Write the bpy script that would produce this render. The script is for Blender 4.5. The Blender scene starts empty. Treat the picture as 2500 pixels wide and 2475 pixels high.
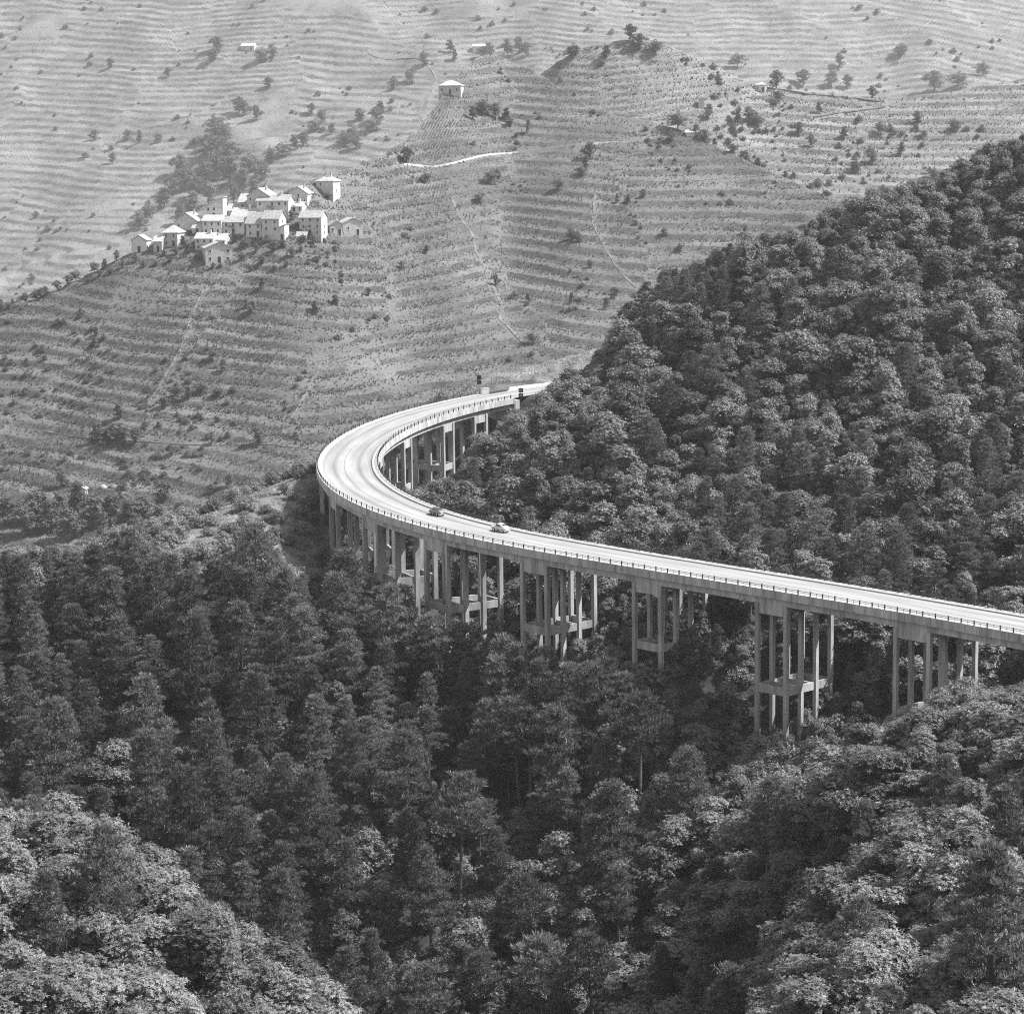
import bpy, math, random
import numpy as np
from mathutils import Matrix, Vector, Euler

# ------------------------------------------------------------------ camera, sky, sun, exposure
scene = bpy.context.scene
COL = scene.collection
HCAM, FPX, PITCH, ROLL = 62.7, 6000.0, math.radians(9.0), -0.012
CX, CY = 1250.0, 1237.5            # centre of the 2500 x 2475 photograph
cam_data = bpy.data.cameras.new('camera')
cam_data.sensor_width = 36.0
cam_data.sensor_fit = 'HORIZONTAL'
cam_data.lens = FPX / 2500.0 * 36.0
cam_data.clip_start = 0.5
cam_data.clip_end = 8000
cam = bpy.data.objects.new('camera', cam_data)
COL.objects.link(cam)
cam.matrix_world = Matrix.Translation((0, 0, HCAM)) @ (Euler((math.radians(90) - PITCH, 0, 0)).to_matrix() @ Matrix.Rotation(ROLL, 3, 'Z')).to_4x4()
scene.camera = cam

SUN_AZ = math.radians(86)          # clockwise from +Y (view direction): sun stands to the right and a little beyond
SUN_EL = math.radians(50)
world = bpy.data.worlds.new('World')
scene.world = world
world.use_nodes = True
wn, wl = world.node_tree.nodes, world.node_tree.links
bg = wn['Background']
sky = wn.new('ShaderNodeTexSky')
sky.sky_type = 'NISHITA'
sky.sun_disc = False
sky.sun_elevation = SUN_EL
sky.sun_rotation = SUN_AZ
bw = wn.new('ShaderNodeRGBToBW')   # black-and-white film
wl.new(sky.outputs[0], bw.inputs[0])
wl.new(bw.outputs[0], bg.inputs[0])
bg.inputs[1].default_value = 0.13

sun_data = bpy.data.lights.new('sun', 'SUN')
sun_data.energy = 4.2
sun_data.angle = math.radians(0.55)
sun_data.color = (1, 1, 1)
sun = bpy.data.objects.new('sun', sun_data)
COL.objects.link(sun)
sdir = Vector((math.sin(SUN_AZ) * math.cos(SUN_EL), math.cos(SUN_AZ) * math.cos(SUN_EL), math.sin(SUN_EL)))
sun.rotation_euler = (-sdir).to_track_quat('-Z', 'Y').to_euler()

scene.view_settings.view_transform = 'Standard'
scene.view_settings.look = 'None'
scene.view_settings.gamma = 1.0
scene.view_settings.use_curve_mapping = False
scene.view_settings.exposure = 1.1
scene.render.engine = 'CYCLES'
cy = scene.cycles
cy.max_bounces = 3
cy.diffuse_bounces = 1
cy.glossy_bounces = 1
cy.transmission_bounces = 2
cy.transparent_max_bounces = 4
cy.volume_bounces = 0
cy.light_sampling_threshold = 0.03
cy.use_denoising = False
cy.filter_width = 1.1
cy.sample_clamp_indirect = 4
HAZE_DENSITY = 0.00007

# ------------------------------------------------------------------ helpers
rng = np.random.default_rng(7)
random.seed(7)

def rays(px, py):
    px = np.asarray(px, float); py = np.asarray(py, float)
    x = (px - CX) / FPX; y = -(py - CY) / FPX
    c, s = math.cos(ROLL), math.sin(ROLL)
    x, y = c * x - s * y, s * x + c * y
    return np.stack([x, math.cos(PITCH) + y * math.sin(PITCH), -math.sin(PITCH) + y * math.cos(PITCH)], -1)

def at(px, py, d):
    """point at world distance d (along +Y) that the photograph shows at native pixel (px, py)"""
    r = rays(px, py)
    d = np.asarray(d, float)
    p = r * (d / r[..., 1])[..., None]
    p[..., 2] += HCAM
    return p

def project(P):
    P = np.asarray(P, float)
    X, Y, Z = P[..., 0], P[..., 1], P[..., 2] - HCAM
    cp, sp = math.cos(PITCH), math.sin(PITCH)
    dep = np.maximum(Y * cp - Z * sp, 1e-3); yy = Y * sp + Z * cp
    x, y = X / dep, yy / dep
    c, s = math.cos(ROLL), math.sin(ROLL)
    x, y = c * x + s * y, -s * x + c * y
    return CX + FPX * x, CY - FPX * y, dep

def smooth(e0, e1, x):
    t = np.clip((np.asarray(x, float) - e0) / (e1 - e0), 0, 1)
    return t * t * (3 - 2 * t)

def _hash(i, j, k):
    n = (i * 374761393 + j * 668265263 + k * 2147483647) & 0xffffffff
    n = ((n ^ (n >> 13)) * 1274126177) & 0xffffffff
    return ((n ^ (n >> 16)) & 0xffff) / 65535.0

def vnoise(x, y, seed=0):
    x = np.asarray(x, float); y = np.asarray(y, float)
    i = np.floor(x).astype(np.int64); j = np.floor(y).astype(np.int64)
    fx = x - i; fy = y - j
    fx = fx * fx * (3 - 2 * fx); fy = fy * fy * (3 - 2 * fy)
    a = _hash(i, j, seed); b = _hash(i + 1, j, seed); c = _hash(i, j + 1, seed); d = _hash(i + 1, j + 1, seed)
    return (a * (1 - fx) + b * fx) * (1 - fy) + (c * (1 - fx) + d * fx) * fy

def fbm(x, y, seed=0, oct=4):
    s = 0; a = 0.5
    for o in range(oct):
        s = s + a * (vnoise(x * 2 ** o, y * 2 ** o, seed + o) - 0.5); a *= 0.5
    return s

def mesh_from(name, verts, faces, mats=(), smooth_shade=False, fmat=None, uv=None):
    """faces: list of lists or an (n,3)/(n,4) array"""
    me = bpy.data.meshes.new(name)
    verts = np.asarray(verts, np.float32)
    if isinstance(faces, np.ndarray):
        n, k = faces.shape
        me.vertices.add(len(verts)); me.vertices.foreach_set('co', verts.ravel())
        me.loops.add(n * k); me.loops.foreach_set('vertex_index', faces.astype(np.int32).ravel())
        me.polygons.add(n)
        me.polygons.foreach_set('loop_start', np.arange(0, n * k, k, dtype=np.int32))
        me.update(calc_edges=True)
    else:
        me.from_pydata(verts.tolist(), [], [list(f) for f in faces])
    for m in mats:
        me.materials.append(m)
    if fmat is not None:
        me.polygons.foreach_set('material_index', np.asarray(fmat, np.int32))
    if smooth_shade:
        me.polygons.foreach_set('use_smooth', np.ones(len(me.polygons), bool))
    if uv is not None:
        ul = me.uv_layers.new(name='UVMap')
        li = np.empty(len(me.loops), np.int32); me.loops.foreach_get('vertex_index', li)
        ul.data.foreach_set('uv', np.asarray(uv, np.float32)[li].ravel())
    me.update()
    return me

def obj(name, me, parent=None, loc=None, **props):
    o = bpy.data.objects.new(name, me)
    COL.objects.link(o)
    if parent is not None:
        o.parent = parent
    if loc is not None:
        o.location = loc
    for k, v in props.items():
        o[k] = v
    return o

class MB:
    """collects boxes, beams and tubes into one mesh"""
    def __init__(self):
        self.v = []; self.f = []; self.m = []
    def add(self, v, f, m=0):
        n = len(self.v)
        self.v += [tuple(p) for p in v]
        self.f += [[i + n for i in q] for q in f]
        self.m += [m] * len(f)
    def hexa(self, b, t, m=0):
        """b, t: four bottom and four top points in the same turning order (counter-clockwise from above)"""
        self.add(list(b) + list(t), [[3, 2, 1, 0], [4, 5, 6, 7], [0, 1, 5, 4], [1, 2, 6, 5], [2, 3, 7, 6], [3, 0, 4, 7]], m)
    def box(self, c, s, m=0, rz=0.0):
        cx, cy_, cz = c; hx, hy, hz = s[0] / 2, s[1] / 2, s[2] / 2
        cr, sr = math.cos(rz), math.sin(rz)
        q = [(-hx, -hy), (hx, -hy), (hx, hy), (-hx, hy)]
        q = [(cx + cr * a - sr * b, cy_ + sr * a + cr * b) for a, b in q]
        self.hexa([(a, b, cz - hz) for a, b in q], [(a, b, cz + hz) for a, b in q], m)
    def beam(self, p0, p1, w, up, dn, m=0):
        """box along p0->p1 (any slope), w wide, reaching up/dn vertically from the line"""
        dx, dy = p1[0] - p0[0], p1[1] - p0[1]
        l = math.hypot(dx, dy) or 1.0
        nx, ny = -dy / l * w / 2, dx / l * w / 2
        q = [(p0[0] + nx, p0[1] + ny, p0[2]), (p0[0] - nx, p0[1] - ny, p0[2]), (p1[0] - nx, p1[1] - ny, p1[2]), (p1[0] + nx, p1[1] + ny, p1[2])]
        self.hexa([(a, b, c - dn) for a, b, c in q], [(a, b, c + up) for a, b, c in q], m)
    def tube(self, p0, p1, r0, r1, n=6, m=0, cap=True):
        p0 = Vector(p0); p1 = Vector(p1); d = (p1 - p0)
        if d.length < 1e-6: return
        d.normalize()
        a = d.orthogonal().normalized(); b = d.cross(a)
        v = []
        for p, r in ((p0, r0), (p1, r1)):
            for i in range(n):
                t = 2 * math.pi * i / n
                v.append(p + (a * math.cos(t) + b * math.sin(t)) * r)
        f = [[i, (i + 1) % n, n + (i + 1) % n, n + i] for i in range(n)]
        if cap:
            f += [list(range(n))[::-1], list(range(n, 2 * n))]
        self.add(v, f, m)
    def build(self, name, mats, parent=None, shade=False, **props):
        if not isinstance(mats, (list, tuple)): mats = [mats]
        me = mesh_from(name, self.v, self.f, mats, shade, self.m)
        return obj(name, me, parent, **props)

# ------------------------------------------------------------------ materials (black-and-white photograph: all neutral)
def _nodes(name):
    m = bpy.data.materials.new(name); m.use_nodes = True
    nt = m.node_tree
    return m, nt, nt.nodes, nt.links, nt.nodes['Principled BSDF']

def grey_mat(name, lo, hi, scale=1.0, rough=0.85, detail=4.0, stretch=(1, 1, 1), bump=0.0, bump_scale=None, spec=0.3, coords='Object', ramp=(0.35, 0.65), fine=None):
    m, nt, n, l, p = _nodes(name)
    tc = n.new('ShaderNodeTexCoord'); mp = n.new('ShaderNodeMapping')
    mp.inputs['Scale'].default_value = stretch
    l.new(tc.outputs[coords], mp.inputs[0])
    nz = n.new('ShaderNodeTexNoise'); nz.inputs['Scale'].default_value = scale; nz.inputs['Detail'].default_value = detail; nz.inputs['Roughness'].default_value = 0.65
    l.new(mp.outputs[0], nz.inputs['Vector'])
    mr = n.new('ShaderNodeMapRange'); mr.inputs[1].default_value = ramp[0]; mr.inputs[2].default_value = ramp[1]; mr.inputs[3].default_value = lo; mr.inputs[4].default_value = hi
    l.new(nz.outputs[0], mr.inputs[0])
    out = mr.outputs[0]
    if fine:
        nf = n.new('ShaderNodeTexNoise'); nf.inputs['Scale'].default_value = fine[0]; nf.inputs['Detail'].default_value = 3
        l.new(mp.outputs[0], nf.inputs['Vector'])
        m2 = n.new('ShaderNodeMapRange'); m2.inputs[1].default_value = 0.3; m2.inputs[2].default_value = 0.7; m2.inputs[3].default_value = 1 - fine[1]; m2.inputs[4].default_value = 1 + fine[1]
        l.new(nf.outputs[0], m2.inputs[0])
        mu = n.new('ShaderNodeMath'); mu.operation = 'MULTIPLY'
        l.new(out, mu.inputs[0]); l.new(m2.outputs[0], mu.inputs[1]); out = mu.outputs[0]
    l.new(out, p.inputs['Base Color'])
    p.inputs['Roughness'].default_value = rough
    p.inputs['Specular IOR Level'].default_value = spec
    if bump:
        nb = n.new('ShaderNodeTexNoise'); nb.inputs['Scale'].default_value = bump_scale or scale * 4; nb.inputs['Detail'].default_value = 4
        l.new(mp.outputs[0], nb.inputs['Vector'])
        bp = n.new('ShaderNodeBump'); bp.inputs['Strength'].default_value = 1.0; bp.inputs['Distance'].default_value = bump
        l.new(nb.outputs[0], bp.inputs['Height']); l.new(bp.outputs[0], p.inputs['Normal'])
    return m

def leaf_mat(name, lo, hi, trans=0.3, rough=0.5, spec=0.35):
    """foliage: value differs from tree to tree and from clump to clump"""
    m, nt, n, l, p = _nodes(name)
    oi = n.new('ShaderNodeObjectInfo')
    tc = n.new('ShaderNodeTexCoord')
    nz = n.new('ShaderNodeTexNoise'); nz.inputs['Scale'].default_value = 1.3; nz.inputs['Detail'].default_value = 3
    l.new(tc.outputs['Object'], nz.inputs['Vector'])
    ad = n.new('ShaderNodeMath'); ad.operation = 'MULTIPLY_ADD'
    l.new(nz.outputs[0], ad.inputs[0]); ad.inputs[1].default_value = 0.9
    l.new(oi.outputs['Random'], ad.inputs[2])
    mr = n.new('ShaderNodeMapRange'); mr.inputs[1].default_value = 0.3; mr.inputs[2].default_value = 1.6; mr.inputs[3].default_value = lo; mr.inputs[4].default_value = hi
    l.new(ad.outputs[0], mr.inputs[0])
    l.new(mr.outputs[0], p.inputs['Base Color'])
    p.inputs['Roughness'].default_value = rough
    p.inputs['Specular IOR Level'].default_value = spec
    tr = n.new('ShaderNodeBsdfTranslucent'); l.new(mr.outputs[0], tr.inputs[0])
    mx = n.new('ShaderNodeMixShader'); mx.inputs[0].default_value = trans
    l.new(p.outputs[0], mx.inputs[1]); l.new(tr.outputs[0], mx.inputs[2])
    l.new(mx.outputs[0], n['Material Output'].inputs[0])
    return m

M = {}
M['pine'] = leaf_mat('pine_needles', 0.09, 0.26, 0.25, 0.5)
M['leaf'] = leaf_mat('chestnut_leaves', 0.075, 0.28, 0.22, 0.45, 0.35)
M['far_leaf'] = leaf_mat('hillside_leaves', 0.09, 0.2, 0.35, 0.6, 0.15)
M['bark'] = grey_mat('bark', 0.05, 0.13, 3.0, stretch=(1, 1, 0.3))
M['soil'] = grey_mat('forest_floor', 0.02, 0.05, 0.4, bump=0.2, bump_scale=2.0, fine=(5, 0.4))
M['scree'] = grey_mat('scree', 0.05, 0.22, 0.16, ramp=(0.4, 0.62), bump=0.2, bump_scale=3.0, fine=(2.5, 0.5))
M['hazed_bank'] = grey_mat('hazed_bank', 0.075, 0.15, 0.05, bump=0.3, bump_scale=1.0, fine=(0.8, 0.4))  # terrace bank paled for the far slopes, distance haze put into the colour
M['hazed_field'] = grey_mat('hazed_grass', 0.12, 0.21, 0.03, bump=0.2, bump_scale=1.2, fine=(0.9, 0.35))  # same grass as the near terraces, lightened to imitate haze on far slopes
M['field'] = grey_mat('terrace_grass', 0.075, 0.14, 0.03, bump=0.2, bump_scale=1.2, fine=(0.9, 0.35))
M['terrace_bank'] = grey_mat('terrace_bank', 0.04, 0.09, 0.05, bump=0.3, bump_scale=1.0, fine=(0.8, 0.4))
M['crop'] = leaf_mat('crop_leaves', 0.08, 0.17, 0.45, 0.7, 0.1)
M['dirt'] = grey_mat('pale_track', 0.1, 0.2, 0.12, ramp=(.4, .6), fine=(1.5, .3))
M['concrete'] = grey_mat('concrete', 0.22, 0.46, 0.5, stretch=(1, 1, 0.18), fine=(6, 0.15), bump=0.01, bump_scale=12)
M['fascia'] = grey_mat('weathered_concrete', 0.22, 0.5, 0.9, stretch=(1, 1, 0.08), ramp=(0.3, 0.6), fine=(7, 0.15), bump=0.01, bump_scale=12)
M['pale_concrete'] = grey_mat('pale_concrete', 0.34, 0.44, 1.2, fine=(8, 0.08))
M['kerb'] = grey_mat('kerb_stone', 0.22, 0.32, 1.2, fine=(8, 0.1))
M['steel'] = grey_mat('dark_painted_steel', 0.035, 0.06, 5, rough=0.6)
M['stone'] = grey_mat('house_stone', 0.34, 0.5, 0.8, fine=(4, 0.25), bump=0.05, bump_scale=3)
M['stone_dark'] = grey_mat('rubble_stone', 0.08, 0.24, 0.3)
M['plaster'] = grey_mat('house_plaster', 0.5, 0.66, 0.5, stretch=(1, 1, 0.4), fine=(3, 0.15))
M['grey_plaster'] = grey_mat('weathered_plaster', 0.4, 0.58, 0.5, stretch=(1, 1, 0.4), fine=(3, 0.2))
M['slate'] = grey_mat('slate_roof', 0.34, 0.5, 1.0, fine=(3, 0.2), rough=0.6)
M['dark_slate'] = grey_mat('dark_slate_roof', 0.28, 0.4, 1.0, fine=(3, 0.2), rough=0.6)
M['glass'] = grey_mat('window_dark', 0.015, 0.03, 1, rough=0.2)
M['wood'] = grey_mat('dark_wood', 0.05, 0.09, 3)
M['pole'] = grey_mat('pole_wood', 0.06, 0.1, 3)
M['white'] = grey_mat('white_paint', 0.74, 0.82, 2)
M['sign_dark'] = grey_mat('sign_face', 0.035, 0.05, 2, rough=0.5)
M['rubber'] = grey_mat('rubber', 0.015, 0.025, 5)

def car_paint(name, v):
    m = grey_mat(name, v * 0.95, v, 2, rough=0.28, spec=0.5)
    m.node_tree.nodes['Principled BSDF'].inputs['Coat Weight'].default_value = 0.6
    return m
M['paint_grey'] = car_paint('grey_car_paint', 0.55)
M['paint_dark'] = car_paint('dark_car_paint', 0.12)
M['chrome'] = grey_mat('chrome', 0.7, 0.75, 2, rough=0.15); M['chrome'].node_tree.nodes['Principled BSDF'].inputs['Metallic'].default_value = 0.9
M['car_glass'] = grey_mat('car_glass', 0.02, 0.03, 1, rough=0.08, spec=0.6)

def road_mat():
    m, nt, n, l, p = _nodes('road_concrete')
    uv = n.new('ShaderNodeUVMap')
    sp = n.new('ShaderNodeSeparateXYZ'); l.new(uv.outputs[0], sp.inputs[0])
    cr = n.new('ShaderNodeValToRGB')                     # tyre-worn lanes across the carriageway (u 0..1)
    e = cr.color_ramp.elements
    vals = [(0.0, .26), (.045, .20), (.09, .30), (.2, .30), (.27, .185), (.34, .29), (.5, .34), (.56, .30), (.68, .33), (.76, .21), (.84, .30), (.93, .31), (1.0, .23)]
    e[0].position, e[0].color = vals[0][0], (vals[0][1],) * 3 + (1,)
    e[1].position, e[1].color = vals[-1][0], (vals[-1][1],) * 3 + (1,)
    for ps, v in vals[1:-1]:
        q = e.new(ps); q.color = (v, v, v, 1)
    l.new(sp.outputs[0], cr.inputs[0])
    mp = n.new('ShaderNodeMapping'); mp.inputs['Scale'].default_value = (6, 0.06, 1)
    l.new(uv.outputs[0], mp.inputs[0])
    nz = n.new('ShaderNodeTexNoise'); nz.inputs['Scale'].default_value = 1.0; nz.inputs['Detail'].default_value = 5
    l.new(mp.outputs[0], nz.inputs['Vector'])
    mr = n.new('ShaderNodeMapRange'); mr.inputs[1].default_value = 0.3; mr.inputs[2].default_value = 0.7; mr.inputs[3].default_value = 0.72; mr.inputs[4].default_value = 1.15
    l.new(nz.outputs[0], mr.inputs[0])
    wv = n.new('ShaderNodeMapRange')                     # wear is strongest round the bend
    wv.inputs[1].default_value = 120; wv.inputs[2].default_value = 160; wv.inputs[3].default_value = 1.0; wv.inputs[4].default_value = 0.4
    l.new(sp.outputs[1], wv.inputs[0])
    mix = n.new('ShaderNodeMix'); mix.data_type = 'RGBA'
    mix.inputs[6].default_value = (.29, .29, .29, 1)
    l.new(wv.outputs[0], mix.inputs[0]); l.new(cr.outputs[0], mix.inputs[7])
    mul = n.new('ShaderNodeMix'); mul.data_type = 'RGBA'; mul.blend_type = 'MULTIPLY'; mul.inputs[0].default_value = 1
    l.new(mix.outputs[2], mul.inputs[6]); l.new(mr.outputs[0], mul.inputs[7])
    l.new(mul.outputs[2], p.inputs['Base Color'])
    p.inputs['Roughness'].default_value = 0.75
    return m
M['road'] = road_mat()

# ------------------------------------------------------------------ the line of the viaduct (metres along the road, far end to near end)
Q = [-5.86508, 515.07179, -2.34402, 0.01558, 0.01324, 0.01091, 0.00978, 0.01017, 0.01148, 0.01104, 0.00282, -0.00118, -0.00192, -0.00252, -0.00311, -0.00371, 4.0778, -5.06287, 0.25067, 11.09005]
_ss = np.arange(-90, 361, 0.5)
_kap = np.interp(_ss, np.linspace(-25, 300, 13), Q[3:16]) * smooth(-22, -8, _ss)
_th = np.cumsum(_kap) * 0.5; _i0 = 180
_th += Q[2] - _th[_i0]
_x = np.cumsum(np.cos(_th)) * 0.5; _y = np.cumsum(np.sin(_th)) * 0.5
_x += Q[0] - _x[_i0]; _y += Q[1] - _y[_i0]
HALF = Q[19] / 2

def line(s):
    s = np.asarray(s, float)
    z = Q[16] + Q[17] * (s / 100) + Q[18] * (s / 100) ** 2
    return np.interp(s, _ss, _x), np.interp(s, _ss, _y), z, np.interp(s, _ss, _th)

def on_road(s, u, dz=0.0):
    """u: metres from the centre line, + towards the inside of the bend"""
    x, y, z, t = line(s)
    return np.stack([x - np.sin(t) * u, y + np.cos(t) * u, z + dz + 0 * u], -1)

def road_dist(x, y):
    """distance to the centre line, s and side (u) of the nearest point"""
    x = np.asarray(x, float); y = np.asarray(y, float)
    sh = x.shape; x = x.ravel(); y = y.ravel()
    st = np.arange(-42, 300, 1.5)
    X, Y, _, T = line(st)
    out = np.empty((len(x), 3))
    for a in range(0, len(x), 4000):
        xs, ys = x[a:a + 4000, None], y[a:a + 4000, None]
        d = (xs - X) ** 2 + (ys - Y) ** 2
        j = d.argmin(1)
        u = -(x[a:a + 4000] - X[j]) * np.sin(T[j]) + (y[a:a + 4000] - Y[j]) * np.cos(T[j])
        out[a:a + 4000, 0] = np.sqrt(d[np.arange(len(j)), j]); out[a:a + 4000, 1] = st[j]; out[a:a + 4000, 2] = u
    return out[:, 0].reshape(sh), out[:, 1].reshape(sh), out[:, 2].reshape(sh)

# ------------------------------------------------------------------ near terrain: ravine, spur and wooded hill
def G(px, py, d, h):
    p = at(px, py, d)
    return (p[0], p[1], p[2] - h)
ctrl = [(-150, -20, 66), (0, -20, 66), (150, -20, 66), (-150, 60, 30), (0, 60, 30), (150, 60, 32), (-150, 120, 5), (0, 120, 4), (150, 120, 8),
        (-60, 175, -15), (-15, 175, -19), (30, 175, -17), (70, 175, -14), (0, 230, -48), (-5, 285, -62), (25, 260, -50), (-30, 285, -55)]
ctrl += [G(*a) for a in [
    # slope falling from the viaduct's feet into the ravine
    (300, 2100, 330, 10), (300, 1900, 346, 12), (300, 1700, 362, 12), (300, 1500, 380, 11), (300, 1360, 395, 11), (-200, 1800, 350, 9), (-200, 1400, 390, 9),
    (600, 2100, 332, 10), (600, 1900, 345, 11), (600, 1700, 360, 11), (650, 1500, 378, 11), (900, 2350, 314, 9), (900, 2120, 328, 10), (900, 1800, 350, 12), (900, 1600, 366, 13), (930, 1460, 386, 12),
    (1250, 2420, 308, 8), (1250, 2200, 320, 9), (1250, 1980, 336, 11), (1220, 1750, 358, 13), (1600, 2000, 322, 9), (1500, 1800, 345, 11), (1780, 1840, 336, 8), (1500, 2400, 302, 8), (1700, 2300, 296, 7),
    # nearer spurs at lower left and lower right
    (150, 2010, 250, 6), (200, 2350, 215, 6), (430, 2180, 242, 6), (700, 2380, 232, 6), (-200, 2000, 245, 6), (-200, 2350, 210, 6),
    (2373, 1695, 292, 6), (2150, 1800, 284, 6), (1950, 1890, 278, 6), (2300, 2100, 235, 6), (2350, 2380, 200, 6), (1900, 2350, 235, 6), (2050, 2150, 245, 6), (2700, 1700, 290, 6), (2700, 2300, 205, 6),
    # inside the bend and up the wooded hill
    (1300, 1150, 440, 5), (1250, 1080, 470, 4), (1150, 1190, 452, 4), (1500, 1010, 460, 6), (1500, 1200, 425, 6), (1700, 810, 482, 7), (1700, 1210, 412, 7), (1700, 1000, 448, 7),
    (2000, 1310, 388, 7), (2300, 1400, 368, 7), (2300, 1100, 418, 7), (2300, 800, 460, 7), (2000, 800, 468, 7), (2000, 1050, 432, 7), (2373, 390, 530, 8), (2100, 500, 520, 8), (1850, 600, 508, 8),
    (1620, 690, 505, 8), (1480, 840, 510, 7), (2300, 600, 495, 8), (2700, 300, 545, 8), (2700, 800, 460, 7), (2700, 1300, 385, 7),
    # scree slope beside the bend
    (700, 1240, 440, 0), (600, 1325, 420, 0), (755, 1195, 452, 0), (790, 1160, 462, 0), (660, 1188, 462, 0), (520, 1238, 452, 0), (420, 1282, 440, 0), (560, 1370, 405, 0)]]
ctrl += [(52, 345, -27), (38, 350, -29), (2, 374, -28), (-12, 390, -27), (-24, 406, -21), (-35, 426, -11), (-38, 446, -5.5), (-38, 436, -8), (-25, 447, -12), (-24, 461, -14), (-34, 478, -6),
         (-16, 490, -15), (-6, 505, -9), (-8, 440, -17), (0, 400, -21), (3, 512, -2), (20, 361, -19), (27, 358, -20), (30, 367, -14), (46, 358, -18), (11, 381, -19), (-2, 397, -20), (66, 322, -20), (85, 318, -16),
         (-11, 534, 2.2), (-13, 545, 2.5), (4, 556, 6), (20, 566, 8), (40, 574, 10), (2, 580, -6), (25, 590, -4), (45, 605, -4), (-30, 520, -14), (-45, 500, -18), (-62, 505, -34), (-90, 480, -34), (-60, 560, -50), (-120, 440, -34), (-120, 560, -60), (0, 620, -50),
         (62, 580, 10), (110, 620, 22), (150, 640, 30), (80, 640, -5), (40, 660, -40), (120, 720, -20), (-10, 700, -70), (-120, 700, -80), (200, 720, -10)]
ctrl = np.array(ctrl)
_cs = 100.0
def _tps(r2):
    return np.where(r2 > 1e-12, 0.5 * r2 * np.log(np.maximum(r2, 1e-12)), 0)
_c2 = ctrl[:, :2] / _cs
_K = _tps(((_c2[:, None] - _c2[None]) ** 2).sum(-1)) + np.eye(len(ctrl)) * 0.002
_P = np.c_[np.ones(len(ctrl)), _c2]
_A = np.block([[_K, _P], [_P.T, np.zeros((3, 3))]])
_w = np.linalg.solve(_A, np.r_[ctrl[:, 2], 0, 0, 0])

def ground(x, y):
    x = np.asarray(x, float); y = np.asarray(y, float); sh = x.shape
    p = np.stack([x.ravel(), y.ravel()], -1) / _cs
    z = np.empty(len(p))
    for a in range(0, len(p), 5000):
        q = p[a:a + 5000]
        z[a:a + 5000] = _tps(((q[:, None] - _c2[None]) ** 2).sum(-1)) @ _w[:-3] + _w[-3] + q @ _w[-2:]
    hillw = smooth(360, 410, y) * smooth(-5, 25, x)
    z = z.reshape(sh) + fbm(x / 14, y / 14, 3) * 2.0 + hillw * 8.0 * fbm(x / 38 + y / 90, y / 60, 23, 2) + fbm(x / 4, y / 4, 9, 2) * 0.5
    d, s, u = road_dist(x, y)
    rz = line(s)[2]
    onland = smooth(-2, -9, s)
    k = onland * smooth(17, 8, d)
    z = z * (1 - k) + (rz - 0.14) * k
    under = smooth(12, 7, d) * (1 - smooth(0, -6, s))
    z = np.where(under > 0, z * (1 - under) + np.minimum(z, rz - 3.2) * under, z)
    return z

gx = np.arange(-170, 221, 3.0); gy = np.arange(-20, 721, 3.0)
GX, GY = np.meshgrid(gx, gy)
GZ = ground(GX, GY)
nx_, ny_ = len(gx), len(gy)
idx = np.arange(nx_ * ny_).reshape(ny_, nx_)
quads = np.stack([idx[:-1, :-1], idx[:-1, 1:], idx[1:, 1:], idx[1:, :-1]], -1).reshape(-1, 4)
fc = np.stack([GX, GY, GZ], -1).reshape(-1, 3)
fcen = fc[quads].mean(1)
# bare scree on the flank left of the bend and the cleared ground round the road head
_pxc, _pyc, _ = project(fcen)
scr = (_pxc > 430) & (_pxc < 800) & (_pyc > 1150) & (_pyc < 1420) & (fcen[:, 1] > 398) & (fcen[:, 1] < 470)
scr |= (fcen[:, 1] > 528) & (fcen[:, 1] < 575) & (fcen[:, 0] > -14) & (fcen[:, 0] < 38)
terr = obj('hillside_ground', mesh_from('hillside_ground', fc, quads, [M['soil'], M['scree']], True, scr.astype(int)), kind='structure', label='ravine, spur and wooded hillside around the viaduct')
base = MB(); base.box((0, 2400, -175), (6000, 5000, 2))
base.build('valley_floor', M['soil'], kind='structure', label='deep valley bottom beyond the viaduct')

# ------------------------------------------------------------------ far terraced hillsides
def lin(pts):
    p = np.array(pts, float)
    def f(x):
        # smooth interpolation (cubic hermite)
        x = np.asarray(x, float)
        xs, ys = p[:, 0], p[:, 1]
        i = np.clip(np.searchsorted(xs, x) - 1, 0, len(xs) - 2)
        m = np.gradient(ys, xs)
        h = xs[i + 1] - xs[i]; t = np.clip((x - xs[i]) / h, 0, 1)
        return (2 * t ** 3 - 3 * t ** 2 + 1) * ys[i] + (t ** 3 - 2 * t ** 2 + t) * h * m[i] + (-2 * t ** 3 + 3 * t ** 2) * ys[i + 1] + (t ** 3 - t ** 2) * h * m[i + 1]
    return f

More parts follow.
